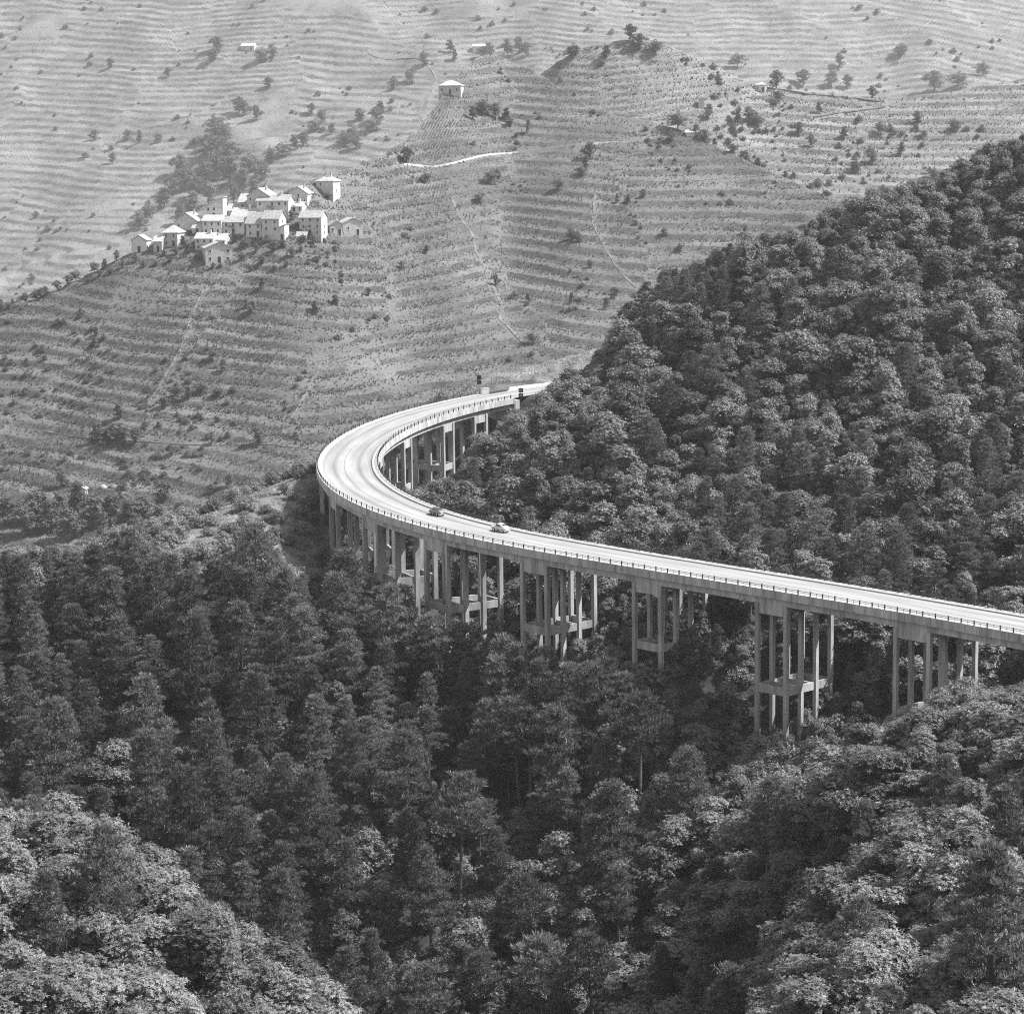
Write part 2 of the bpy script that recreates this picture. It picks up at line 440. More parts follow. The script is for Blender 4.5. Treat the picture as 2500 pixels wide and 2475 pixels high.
class Hill:
    FAR = 1.4
    def __init__(self, crest, crest_d, bot, bot_d, dz, bump, power=1.0, seed=0, paths=(), flat=(), blk=60.0, amp=1.0):
        self.crest, self.bot = lin(crest), lin(bot)
        self.crest_d, self.bot_d = lin([(a, b * self.FAR) for a, b in crest_d]), lin([(a, b * self.FAR) for a, b in bot_d])
        self.dz, self.bump, self.power, self.seed, self.blk, self.amp = dz, bump, power, seed, blk, amp
        self.paths = [np.array(p, float) for p in paths]; self.flat = flat
    def raw(self, px, v):
        cpy, cd, bpy_, bd = self.crest(px), self.crest_d(px), self.bot(px), self.bot_d(px)
        vv = np.minimum(v, 1)
        py = bpy_ + (cpy - bpy_) * vv
        d = bd + (cd - bd) * vv ** self.power
        P = at(px, py, d)
        over = np.maximum(v - 1, 0)
        P[..., 1] += over * 260; P[..., 2] -= over * 190
        fade = smooth(0.0, 0.08, np.abs(1 - v)) 
        P[..., 2] += self.bump * 2 * fbm(P[..., 0] / 90, P[..., 1] / 90, self.seed, 2) * fade + self.bump * 0.1 * fbm(P[..., 0] / 9, P[..., 1] / 9, self.seed + 5, 2)
        return P
    def amount(self, px, py, P):
        a = self.amp * (0.75 + 0.5 * smooth(-0.25, 0.22, fbm(P[..., 0] / 60, P[..., 1] / 60, self.seed + 20) * 1.6))
        for p in self.paths:
            a = a * smooth(3, 12, polydist(px, py, p))
        for (fx, fy, rx, ry) in self.flat:
            a = a * smooth(0.6, 1.2, np.hypot((px - fx) / rx, (py - fy) / ry))
        return np.clip(a, 0, 1)
    def surf(self, px, v):
        P = self.raw(px, v)
        py = self.bot(px) + (self.crest(px) - self.bot(px)) * np.minimum(v, 1)
        a = self.amount(px, py, P)
        bx = P[..., 0] / self.blk + 1.6 * fbm(P[..., 0] / 190, P[..., 1] / 120, self.seed + 30)
        cell = np.floor(bx)
        ph = _hash(cell.astype(np.int64), 3 + 0 * cell.astype(np.int64), self.seed) * 1.0
        edge = np.abs(bx - np.round(bx)) * self.blk
        a = a * (0.3 + 0.7 * smooth(0.4, 5, edge))
        tilt = (_hash(cell.astype(np.int64), 9 + 0 * cell.astype(np.int64), self.seed) - .5) * 0.05
        plot = _hash(cell.astype(np.int64), np.floor(P[..., 2] / 33 + 3 * ph).astype(np.int64), self.seed + 7)
        a = a * np.where(plot < 0.22, 0.35, 1.0); self.edge = edge
        t = P[..., 2] / self.dz * (0.88 + 0.3 * _hash(cell.astype(np.int64), 21 + 0 * cell.astype(np.int64), self.seed)) + ph + tilt * (P[..., 0] - cell * self.blk) + 1.7 * fbm(P[..., 0] / 70, P[..., 1] / 110, self.seed + 40, 2) + 0.16 * fbm(P[..., 0] / 9, P[..., 1] / 22, self.seed + 41, 2)
        fr = t - np.floor(t)
        g = np.where(fr < 0.7, fr * 0.68, 0.476 + 0.524 * (fr - 0.7) / 0.3)
        P[..., 2] += (g - fr) * self.dz * a
        self.fr = fr; self.a = a
        return P
    def pix(self, px, py):
        px = np.asarray(px, float); py = np.asarray(py, float)
        v = (py - self.bot(px)) / (self.crest(px) - self.bot(px))
        return self.surf(px, v)
    def build(self, name, x0, x1, nu, nv, vmax, mat, label):
        u = np.linspace(x0, x1, nu); v = np.r_[np.linspace(0, 1, nv), np.linspace(1.02, vmax, 10)]
        U, V = np.meshgrid(u, v)
        P = self.surf(U, V)
        i = np.arange(nu * len(v)).reshape(len(v), nu)
        q = np.stack([i[:-1, :-1], i[:-1, 1:], i[1:, 1:], i[1:, :-1]], -1).reshape(-1, 4)
        um, vm = (u[:-1] + u[1:]) / 2, (v[:-1] + v[1:]) / 2
        self.surf(*np.meshgrid(um, vm))
        wall = ((self.fr > 0.7) & (self.a > 0.3)).astype(int).ravel()
        return obj(name, mesh_from(name, P.reshape(-1, 3), q, [mat, M['terrace_bank'] if mat is M['field'] else M['hazed_bank']], False, wall), kind='structure', label=label)

def polydist(px, py, p):
    best = np.full(np.broadcast(px, py).shape, 1e9)
    for (x0, y0), (x1, y1) in zip(p[:-1], p[1:]):
        dx, dy = x1 - x0, y1 - y0
        t = np.clip(((px - x0) * dx + (py - y0) * dy) / (dx * dx + dy * dy), 0, 1)
        best = np.minimum(best, np.hypot(px - x0 - t * dx, py - y0 - t * dy))
    return best

PATH_WALL = [(985, 403), (1013, 405), (1064, 409), (1187, 390), (1300, 377), (1400, 367), (1497, 357), (1560, 349)]
PATH_A = [(1102, 480), (1121, 522), (1154, 560), (1163, 602), (1187, 644), (1206, 701), (1225, 757), (1220, 795), (1248, 823), (1275, 855)]
PATH_B = [(1450, 485), (1446, 541), (1483, 612), (1512, 654), (1554, 692)]
PATH_RIDGE = [(1742, 352), (1809, 383), (1859, 408), (1901, 424), (1955, 440), (2018, 470), (2060, 492)]
PATH_MID = [(1600, 444), (1725, 436), (1884, 428)]
PATH_LOW = [(110, 1038), (231, 1054), (333, 1065), (413, 1072), (510, 1078), (637, 1088), (764, 1107), (800, 1112)]
PATH_LEFT = [(500, 690), (470, 760), (440, 850), (390, 930), (360, 980)]
PATH_C = [(790, 870), (740, 960), (700, 1030), (680, 1070)]
spur = Hill(crest=[(-400, 830), (136, 705), (330, 612), (560, 520), (760, 440), (900, 392), (1030, 300), (1100, 205), (1175, 135), (1260, 152), (1450, 262), (1657, 315), (1850, 405), (2070, 500), (2300, 600), (2500, 690), (2900, 830)],
            crest_d=[(-400, 790), (136, 790), (330, 797), (560, 810), (760, 825), (900, 860), (1100, 950), (1175, 985), (1450, 950), (1657, 930), (2070, 870), (2500, 820), (2900, 800)],
            bot=[(-400, 1420), (500, 1400), (800, 1300), (1200, 1200), (2900, 1150)], bot_d=[(-400, 620), (500, 620), (1000, 645), (2900, 670)],
            dz=5.5, bump=6, seed=11, paths=[PATH_WALL, PATH_A, PATH_B, PATH_RIDGE, PATH_MID, PATH_LOW, PATH_LEFT, PATH_C], flat=[(560, 580, 210, 60), (480, 600, 160, 45), (820, 470, 60, 40)], blk=70)
spur.build('terraced_hillside', -380, 2880, 420, 520, 1.25, M['field'], 'terraced spur below and right of the hill village')
PATH_GULLY = [(900, 125), (970, 139), (1022, 155), (1060, 179), (1065, 197), (1050, 235), (1027, 273), (1041, 292), (1025, 320)]
back_left = Hill(crest=[(-600, -260), (600, -230), (1000, -200), (1300, -190), (2000, -170), (3050, -190)], crest_d=[(-600, 2650), (600, 2450), (1300, 2350), (3050, 2450)],
                 bot=[(-600, 950), (1300, 840), (3050, 700)], bot_d=[(-600, 1700), (600, 1600), (3050, 1650)], dz=8.2, bump=20, seed=51, paths=[PATH_GULLY], blk=120, amp=0.9)
back_left.build('distant_terraced_slope', -560, 3000, 390, 500, 1.2, M['hazed_field'], 'pale terraced slope in the haze above the village')
PATH_ROAD = [(1868, 213), (1976, 229), (2081, 240), (2160, 247), (2168, 254), (2144, 262), (2060, 277), (1985, 290)]
back_right = Hill(crest=[(1000, 560), (1150, 380), (1250, 250), (1340, 165), (1430, 115), (1520, 95), (1620, 108), (1720, 148), (1850, 207), (2000, 226), (2160, 238), (2300, 225), (2500, 190), (3000, 120)], crest_d=[(1000, 1130), (1700, 1140), (2160, 1140), (3000, 1180)],
                  bot=[(1000, 800), (3000, 850)], bot_d=[(1000, 1000), (3000, 900)], dz=5.0, bump=7, seed=71, paths=[PATH_ROAD], blk=80, amp=0.8)
back_right.build('second_terraced_spur', 1020, 2960, 220, 300, 1.25, M['hazed_field'], 'second terraced spur behind the ridge at right')
def ribbon(name, hill, pts, width, mat, label, lift=0.2, kind='structure'):
    p = np.array(pts, float)
    c = np.r_[0, np.cumsum(np.hypot(*np.diff(p, axis=0).T))]
    t = np.linspace(0, c[-1], max(8, int(c[-1] / 5)))
    px, py = np.interp(t, c, p[:, 0]), np.interp(t, c, p[:, 1])
    P = hill.pix(px, py)
    T = np.gradient(P, axis=0); T[:, 2] = 0; T /= np.linalg.norm(T, axis=1)[:, None] + 1e-9
    N = np.c_[-T[:, 1], T[:, 0], 0 * t]
    w = width * 0.6 * (0.3 + 1.1 * vnoise(t / 17, 0 * t, 4))[:, None] / 2
    # a thin strip of packed earth, a little proud of the slope
    v = np.r_[P + N * w + [0, 0, lift], P - N * w + [0, 0, lift], P + N * w * 1.1 - [0, 0, .5], P - N * w * 1.1 - [0, 0, .5]]
    n = len(t); f = []
    for i in range(n - 1):
        f += [[i, i + 1, n + i + 1, n + i], [2 * n + i, 2 * n + i + 1, i + 1, i], [n + i, n + i + 1, 3 * n + i + 1, 3 * n + i]]
    return obj(name, mesh_from(name, v, f, [mat]), kind=kind, label=label)
ribbon('footpath', spur, PATH_A, 1.7, M['dirt'], 'pale track descending the terraces towards the road head')
ribbon('footpath', spur, PATH_B, .9, M['dirt'], 'faint track down the terraces right of the pale one')
ribbon('footpath', spur, PATH_RIDGE, 3.4, M['dirt'], 'pale track along the crest of the spur')
ribbon('footpath', spur, PATH_MID, 0.8, M['dirt'], 'thin level path near the crest of the spur')
ribbon('footpath', spur, PATH_LOW, 1.5, M['dirt'], 'level track crossing the low terraces left of the bend')
ribbon('footpath', spur, PATH_LEFT, 1.1, M['dirt'], 'rough track dropping from the village through the terraces')
ribbon('footpath', spur, PATH_C, .9, M['dirt'], 'rough track down to the low terraces left of the bend')
ribbon('footpath', back_left, PATH_GULLY, 5, M['dirt'], 'winding pale path in the gully at the top')
ribbon('country_road', back_right, PATH_ROAD, 5.5, M['dirt'], 'white country road with a hairpin on the distant spur')

def boundary_wall(name, hill, pts, h, label):
    P = hill.pix(np.array([a for a, b in pts], float), np.array([b for a, b in pts], float))
    mb = MB()
    for a, b in zip(P[:-1], P[1:]):
        mb.beam(a, b, 0.7, h, 1.5)
    return mb.build(name, M['plaster'], label=label, category='wall')
wp = np.array(PATH_WALL, float); tt = np.linspace(0, 1, 40)
cw = np.r_[0, np.cumsum(np.hypot(*np.diff(wp, axis=0).T))]; cw /= cw[-1]
boundary_wall('terrace_wall', spur, list(zip(np.interp(tt, cw, wp[:, 0]), np.interp(tt, cw, wp[:, 1]))), 0.6, 'long low white wall along the lane across the spur')

# crops and rough grass along the terraces: nobody could count it
def crops(hill, n, x0, x1, hmin, hmax, name, label, vmin=0.0, seed=1):
    r = np.random.default_rng(seed)
    px = r.uniform(x0, x1, n); v = r.uniform(vmin, 0.995, n)
    P = hill.surf(px, v); fr, a = hill.fr, hill.a
    dens = vnoise(P[:, 0] / 18, P[:, 1] / 40, 77)
    keep = ((fr > 0.4) & (fr < 0.7) | (r.random(n) < 0.18)) & (r.random(n) < 0.25 + 0.9 * dens)
    P = P[keep]; m = len(P)
    k = 3
    h = r.uniform(hmin, hmax, (m, 1)) * (0.5 + 0.9 * vnoise(P[:, 0] / 25, P[:, 2] / 3, 5))[:, None]
    ang = r.uniform(0, 2 * math.pi, (m, k)); w = r.uniform(0.2, 0.45, (m, k))
    lean = r.uniform(0.1, 0.6, (m, k))
    ca, sa = np.cos(ang), np.sin(ang)
    b0 = np.stack([P[:, None, 0] - sa * w, P[:, None, 1] + ca * w, P[:, None, 2] + 0 * w - 0.1], -1)
    b1 = np.stack([P[:, None, 0] + sa * w, P[:, None, 1] - ca * w, P[:, None, 2] + 0 * w - 0.1], -1)
    tp = np.stack([P[:, None, 0] + ca * lean, P[:, None, 1] + sa * lean, P[:, None, 2] + h * r.uniform(0.6, 1.1, (m, k))], -1)
    V = np.stack([b0, b1, tp], 2).reshape(-1, 3)
    F = np.arange(len(V)).reshape(-1, 3)
    return obj(name, mesh_from(name, V, F, [M['crop']]), kind='stuff', label=label, category='crops')
crops(spur, 220000, -200, 2600, 0.4, 1.2, 'terrace_crops', 'vines and rough grass growing along the terraces', 0.08, 1)
crops(back_left, 90000, -300, 2800, 0.9, 2.2, 'slope_crops', 'rough grass and vines on the pale slope above the village', 0.1, 2)
crops(back_right, 70000, 1150, 2800, 0.5, 1.5, 'spur_crops', 'rough grass and vines on the second spur', 0.1, 3)

# ------------------------------------------------------------------ the road
def sweep(prof, s, mat, name, parent=None, closed=True, uvu=None, **props):
    """prof: (u, dz) corners; swept along stations s"""
    s = np.asarray(s, float); n = len(s); k = len(prof)
    V = np.stack([on_road(s, np.full(n, a), b) for a, b in prof], 1).reshape(-1, 3)
    f = []
    for i in range(n - 1):
        for j in range(k if closed else k - 1):
            a, b = i * k + j, i * k + (j + 1) % k
            f.append([a, a + k, b + k, b])
    if closed:
        f += [list(range(k)), list(range((n - 1) * k, n * k))[::-1]]
    uv = None
    if uvu is not None:
        uv = np.array([[uvu[j], s[i]] for i in range(n) for j in range(k)])
    return obj(name, mesh_from(name, V, f, [mat], uv=uv), parent, **props)

S0, S1 = -4.0, 262.0
KERB = 4.55
full = np.arange(-40, S1 + 0.1, 1.0)
us = np.linspace(KERB, -KERB, 13)
road = sweep([(u, 0.0) for u in us], full, M['road'], 'road', closed=False, uvu=[1 - (u + KERB) / (2 * KERB) for u in us], kind='structure', label='pale concrete motorway carriageway along the viaduct')
# widened lay-by on the outer side beyond the abutment
V = []; F = []
st = np.arange(-36, -9, 1.5)
for i, s in enumerate(st):
    w = 7.0 * float(smooth(-10, -17, s)) * (1 - 0.5 * float(smooth(-28, -36, s))) + 0.5 * (math.sin(s * 1.7) + math.sin(s * .6)) * float(smooth(-13, -18, s))
    for q in (0.0, 1.0):
        V.append(on_road(s, -KERB + 0.02 - q * max(w, .1), -0.004 - 0.02 * q))
    if i: F.append([2 * i - 2, 2 * i, 2 * i + 1, 2 * i - 1])
obj('lay_by', mesh_from('lay_by', V, F, [M['pale_concrete']]), kind='structure', label='bright gravel lay-by where the viaduct meets the hill')
sweep([(-0.55, 0.004), (-0.61, 0.004)], np.arange(60, S1, 2.0), M['steel'], 'road_joint', closed=False, kind='structure', label='thin dark joint along the carriageway')

# ------------------------------------------------------------------ the viaduct
via = bpy.data.objects.new('viaduct', None); COL.objects.link(via)
via['label'] = 'long curved concrete viaduct on slender framed piers'; via['category'] = 'viaduct'
via.location = tuple(on_road(130.0, 0.0, -3)); VI = Matrix.Translation(via.location).inverted()
def under(o, parent=via):
    o.parent = parent
    # keep world coordinates: undo the chain of parent offsets
    off = Vector((0, 0, 0)); p = parent
    while p is not None:
        off += p.location; p = p.parent
    o.location = o.location - off
    return o

PAIRS = [(241.5, 246.5), (218.7, 224.0), (195.9, 200.7), (174.6, 179.2), (153.8, 158.5), (132.9, 138.0), (113.8, 119.0), (95.4, 100.4), (76.6, 81.2), (57.8, 62.0), (36.4, 40.6), (16.7, 20.6), (4.5, 8.6)]
stn = np.arange(S0, S1 + 0.1, 1.0)
under(sweep([(5.38, -0.30), (5.38, -0.02), (-5.38, -0.02), (-5.38, -0.30)], stn, M['concrete'], 'deck_slab'))
for sg in (1, -1):
    a, b = KERB, 5.33
    prof = [(a, -0.01), (a, 0.20), (b, 0.22), (b, -0.01)]
    if sg < 0: prof = [(-u, z) for u, z in prof][::-1]
    under(sweep(prof, stn, M['pale_concrete'], 'walkway'))
    kp = [(a - 0.10, 0.002), (a - 0.10, 0.16), (a - 0.005, 0.20), (a - 0.005, 0.002)]
    if sg < 0: kp = [(-u, z) for u, z in kp][::-1]
    kb = under(sweep(kp, stn, M['kerb'], 'kerb'))
    # edge beams, cast in lengths with open joints
    for s in np.arange(S0, S1 - 0.1, 6.06):
        e = min(s + 6.0, S1)
        pr = [(5.34, -0.95), (5.34, 0.24), (5.64, 0.24), (5.68, -0.95)]
        if sg < 0: pr = [(-u, z) for u, z in pr][::-1]
        under(sweep(pr, np.linspace(s, e, 7), M['fascia'], 'edge_beam'))
# girders run span by span between the paired frames
edges_s = [S0] + [x for p in sorted(PAIRS) for x in p] + [S1]
for a, b in zip(edges_s[:-1], edges_s[1:]):
    if b - a < 1.0: continue
    for u in (-4.85, -1.65, 1.65, 4.85):
        t = 0.19
        pr = [(u - t, -2.02), (u - t, -0.31), (u + t, -0.31), (u + t, -2.02)]
        under(sweep(pr, np.linspace(a + 0.02, b - 0.02, max(3, int((b - a) / 1.2))), M['concrete'] if abs(u) < 3 else M['fascia'], 'girder'))

def skew(s):
    return 1.8 * float(smooth(70, 130, s))
COLS = (-4.82, -1.62, 1.62, 4.82)
RING = {241.5: (12.5, 23), 218.7: (12.3, 22.5), 195.9: (12.6,), 174.6: (9.6, 18.5), 153.8: (10.4, 19.5), 132.9: (10.5, 20), 113.8: (9.9, 17.5), 95.4: (9.3, 15.5), 76.6: (7.8,), 57.8: (8.3,), 36.4: (9.4,), 16.7: (8.8,), 4.5: ()}
def frame_pt(s, u):
    q = (u + 4.82) / 9.64
    return on_road(s + skew(s) * q, u, 0.0)
for pa, pb in PAIRS:
    cap = MB()
    pts = {(k, i): frame_pt(s, u) for k, s in enumerate((pa, pb)) for i, u in enumerate(COLS)}
    # transverse cap beams with haunches, longitudinal deep panels on the outer lines
    for k in (0, 1):
        a, b = pts[(k, 0)], pts[(k, 3)]
        cap.beam(a - [0, 0, 2.0], b - [0, 0, 2.0], 0.5, 0.02 + 1.6, 0.85)
        for i in range(4):
            for j in (i - 1, i + 1):
                if 0 <= j < 4:
                    c, d = pts[(k, i)], pts[(k, j)]
                    e = c + (d - c) * 0.24; zc = c[2] - 2.85
                    t = (d - c)[:2] / np.linalg.norm((d - c)[:2]); n = np.array([-t[1], t[0]]) * 0.2
                    lo = c + (d - c) * 0.08
                    cap.add([(lo[0] + n[0], lo[1] + n[1], zc), (lo[0] - n[0], lo[1] - n[1], zc), (e[0] - n[0], e[1] - n[1], zc), (e[0] + n[0], e[1] + n[1], zc), (lo[0] + n[0], lo[1] + n[1], zc - .65), (lo[0] - n[0], lo[1] - n[1], zc - .65)],
                            [[0, 3, 2, 1], [4, 5, 2, 3], [0, 1, 5, 4], [0, 4, 3], [1, 2, 5]])
    for i in (0, 3):
        a, b = pts[(0, i)], pts[(1, i)]
        cap.beam(a - [0, 0, 2.0], b - [0, 0, 2.0], 0.44, 1.02, 1.55)
    for i in (1, 2):
        a, b = pts[(0, i)], pts[(1, i)]
        cap.beam(a - [0, 0, 2.0], b - [0, 0, 2.0], 0.34, 0.02, 0.7)
    pier = under(cap.build('pier', M['fascia']))
    zs = {}
    for key, p in pts.items():
        gz = float(ground(np.array(p[0]), np.array(p[1]))) - 1.2
        zs[key] = gz
        th = float(line((pa, pb)[key[0]])[3])
        # column: 0.56 m along the road, 0.78 m across it
        cb = MB()
        t = np.array([math.cos(th), math.sin(th), 0]) * 0.28; n = np.array([-math.sin(th), math.cos(th), 0]) * 0.39
        q = [p - t - n, p + t - n, p + t + n, p - t + n]
        ztop = p[2] - 2.0
        cb.hexa([(a[0], a[1], gz) for a in q], [(a[0], a[1], ztop) for a in q])
        under(cb.build('column', M['concrete']), pier)
    for drop in RING[pa]:
        for k in (0, 1):
            zr = pts[(k, 0)][2] - 2.0 - drop
            for i in range(3):
                a, b = pts[(k, i)], pts[(k, i + 1)]
                if max(zs[(k, i)], zs[(k, i + 1)]) + 1.0 > zr: continue
                d = (b - a) / np.linalg.norm(b - a) * 0.36
                mb = MB(); mb.beam((a[0] + d[0], a[1] + d[1], zr), (b[0] - d[0], b[1] - d[1], zr), 0.34, 0.58, 0.58)
                under(mb.build('cross_beam', M['concrete']), pier)
        for i in range(4):
            a, b = pts[(0, i)], pts[(1, i)]
            za, zb = pts[(0, 0)][2] - 2.0 - drop, pts[(1, 0)][2] - 2.0 - drop
            if max(zs[(0, i)], zs[(1, i)]) + 1.0 > za: continue
            d = (b - a) / np.linalg.norm(b - a) * 0.26
            w, h = (0.36, 0.6) if i in (0, 3) else (0.3, 0.3)
            mb = MB(); mb.beam((a[0] + d[0], a[1] + d[1], za), (b[0] - d[0], b[1] - d[1], zb), w, h, 0.6)
            under(mb.build('tie_beam', M['concrete']), pier)
# abutment at the hill end
ab = MB()
for u0, u1 in ((-5.6, 5.6),):
    a, b = on_road(S0 - 0.8, u0, -1.6), on_road(S0 - 0.8, u1, -1.6)
    ab.beam(a, b, 1.5, 1.28, 5.0)
under(ab.build('abutment', M['fascia']))
ab = MB(); a, b = on_road(S0 + 0.9, 5.3, -2.1), on_road(S0 + 0.9, 5.3, -5.0)
ab.box((a[0], a[1], a[2] - 1.6), (0.5, 0.5, 3.4), rz=float(line(S0)[3])); under(ab.build('column', M['concrete']))

# railings: stout posts, two rails, a thin baluster between posts
SP = 2.02
pm = MB(); pm.box((0, 0, 0.31), (0.15, 0.15, 0.66)); pm.box((0, 0, 0.655), (0.18, 0.18, 0.04))
post_me = mesh_from('post', pm.v, pm.f, [M['steel']], fmat=pm.m)
for u in (-5.5, 5.5):
    rb = MB(); ps = np.arange(S0 + 1, S1 - 0.5, SP)
    for s in np.arange(S0 + 1, ps[-1] - 0.01, SP / 2):
        for z in (0.56, 0.80):
            rb.beam(on_road(s, u, z), on_road(s + SP / 2, u, z), 0.045, 0.022, 0.022)
    for i, s in enumerate(ps[:-1]):
        p = on_road(s + SP / 2, u, 0.24); rb.box((p[0], p[1], p[2] + .29), (0.05, 0.05, 0.6))
        if u > 0 and i % 2 == 0:
            p = on_road(s + 0.3, u + 0.12, 0.24); rb.box((p[0], p[1], p[2] + .55), (0.05, 0.05, 1.15))
    rail = under(rb.build('railing', M['steel']))
    for s in ps:
        p = on_road(s, u, 0.24); o = obj('post', post_me)
        o.location = tuple(p); o.rotation_euler = (0, 0, float(line(s)[3])); under(o, rail)
# concrete end block of the outer railing
eb = MB(); p = on_road(S0 - 1.2, -5.2, 0.0); eb.box((p[0], p[1], p[2] + 0.55), (2.2, 0.6, 1.5), rz=float(line(S0)[3])); eb.box((p[0], p[1], p[2] + 1.34), (2.3, 0.7, 0.1), rz=float(line(S0)[3]))
under(eb.build('end_block', M['pale_concrete']))

# ------------------------------------------------------------------ cars (small rounded rear-engined saloons of the fifties)
def car(name, label, s, u, paint):
    root = bpy.data.objects.new(name, None); COL.objects.link(root)
    root['label'] = label; root['category'] = 'car'; root['group'] = 'cars driving up the viaduct'
    p = on_road(s, u, 0.0); th = float(line(s)[3])
    gr = (Q[17] / 100)
    root.location = tuple(p + [0, 0, 0.01])
    # car local +X = forward; drives towards the far end
    root.rotation_euler = (0, gr * 1.0, th + math.pi)
    # body: sections from tail (-1.64) to nose (1.64): x, half width, z bottom, z belt, z top
    sec = [(-1.62, .36, .36, .50, .62), (-1.55, .52, .30, .55, .80), (-1.35, .62, .26, .62, .93), (-1.05, .67, .25, .70, 1.06), (-.75, .69, .25, .78, 1.24), (-.45, .69, .25, .82, 1.35), (-.1, .69, .25, .83, 1.39),
           (.25, .69, .25, .83, 1.36), (.5, .69, .25, .82, 1.22), (.72, .68, .25, .80, .94), (.85, .67, .25, .78, .85), (1.1, .65, .25, .74, .81), (1.35, .60, .26, .68, .76), (1.52, .50, .30, .58, .66), (1.62, .34, .36, .48, .54)]
    V = []; k = 16
    for x, w, zb, zm, zt in sec:
        for j in range(k):
            t = 2 * math.pi * j / k
            c, sn = math.cos(t), math.sin(t)
            wy = w * math.copysign(abs(c) ** 0.45, c)
            if sn >= 0:
                cab = max(0, zt - .95) / .45
                y = wy * (1 - 0.22 * cab * sn ** 1.2); z = zm + (zt - zm) * sn ** 0.75
            else:
                y = wy * (1 - 0.06 * abs(sn)); z = zm + (zm - zb) * -abs(sn) ** 0.5
            V.append((x, y, z))
    F = []
    for i in range(len(sec) - 1):
        for j in range(k):
            a, b = i * k + j, i * k + (j + 1) % k
            F.append([a, b, b + k, a + k])
    F += [list(range(k))[::-1], list(range((len(sec) - 1) * k, len(sec) * k))]
    obj('body', mesh_from('body', V, F, [paint], True), root)
    def plate(nm, quad, mat, th_=0.02):
        q = [Vector(a) for a in quad]; n = (q[1] - q[0]).cross(q[2] - q[0]).normalized()
        mb = MB(); mb.add([a + n * th_ for a in q] + [a - n * 0.03 for a in q], [[0, 1, 2, 3], [7, 6, 5, 4], [0, 4, 5, 1], [1, 5, 6, 2], [2, 6, 7, 3], [3, 7, 4, 0]])
        return mb.build(nm, mat, root)
    for sg in (1, -1):
        w1 = [(.52, .66, .88), (.02, .675, .89), (.02, .60, 1.23), (.3, .595, 1.22)]
        w2 = [(-.06, .675, .89), (-.72, .665, .90), (-.52, .595, 1.2), (-.06, .60, 1.24)]
        for w in (w1, w2):
            q = [(x, y * sg, z) for x, y, z in w]
            plate('side_window', q if sg < 0 else q[::-1], M['car_glass'], 0.025)
    plate('windscreen', [(.73, .50, .93), (.73, -.50, .93), (.49, -.46, 1.23), (.49, .46, 1.23)][::-1], M['car_glass'], 0.03)
    plate('rear_window', [(-1.0, -.40, 1.08), (-1.0, .40, 1.08), (-.70, .40, 1.27), (-.70, -.40, 1.27)][::-1], M['car_glass'], 0.03)
    for x in (-1.0, 1.0):
        for sg in (1, -1):
            t = MB(); t.tube((x, sg * .50, .27), (x, sg * .67, .27), .27, .26, 14)
            wh = t.build('wheel', M['rubber'], root)
            h = MB(); h.tube((x, sg * .665, .27), (x, sg * .69, .27), .16, .13, 12); h.build('hubcap', M['chrome'], wh)
    for x, wy in ((-1.66, .60), (1.66, .56)):
        b = MB(); b.box((x, 0, .40), (.07, 1.2, .10))
        for sg in (1, -1): b.box((x - math.copysign(.1, x), sg * .6, .40), (.26, .07, .09))
        b.build('bumper', M['chrome'], root)
    for sg in (1, -1):
        b = MB(); b.tube((1.38, sg * .44, .66), (1.58, sg * .44, .645), .12, .09, 12); b.build('headlight', M['white'], root)
        b = MB(); b.box((-1.56, sg * .47, .60), (.08, .09, .13)); b.build('tail_light', M['sign_dark'], root)
    b = MB(); b.box((-1.645, 0, .53), (.02, .34, .11)); b.build('number_plate', M['white'], root)
    for i in range(5):
        b = MB(); b.box((-1.50 + .05 * i, 0, .70 + .055 * i), (.02, .62, .018)); b.build('engine_vent', M['sign_dark'], root)
    return root
def s_at(px, u):
    s = np.arange(90, 240, 0.1); x, _, _ = project(on_road(s, np.full(len(s), u), 0.6))
    return float(s[np.argmin(np.abs(x - px))])
U_CAR = 2.5
car('car', 'pale grey rounded saloon car, nearer of the two on the viaduct', s_at(1222, U_CAR), U_CAR, M['paint_grey'])
car('car', 'dark rounded saloon car ahead of the pale grey one', s_at(1066, U_CAR), U_CAR, M['paint_dark'])

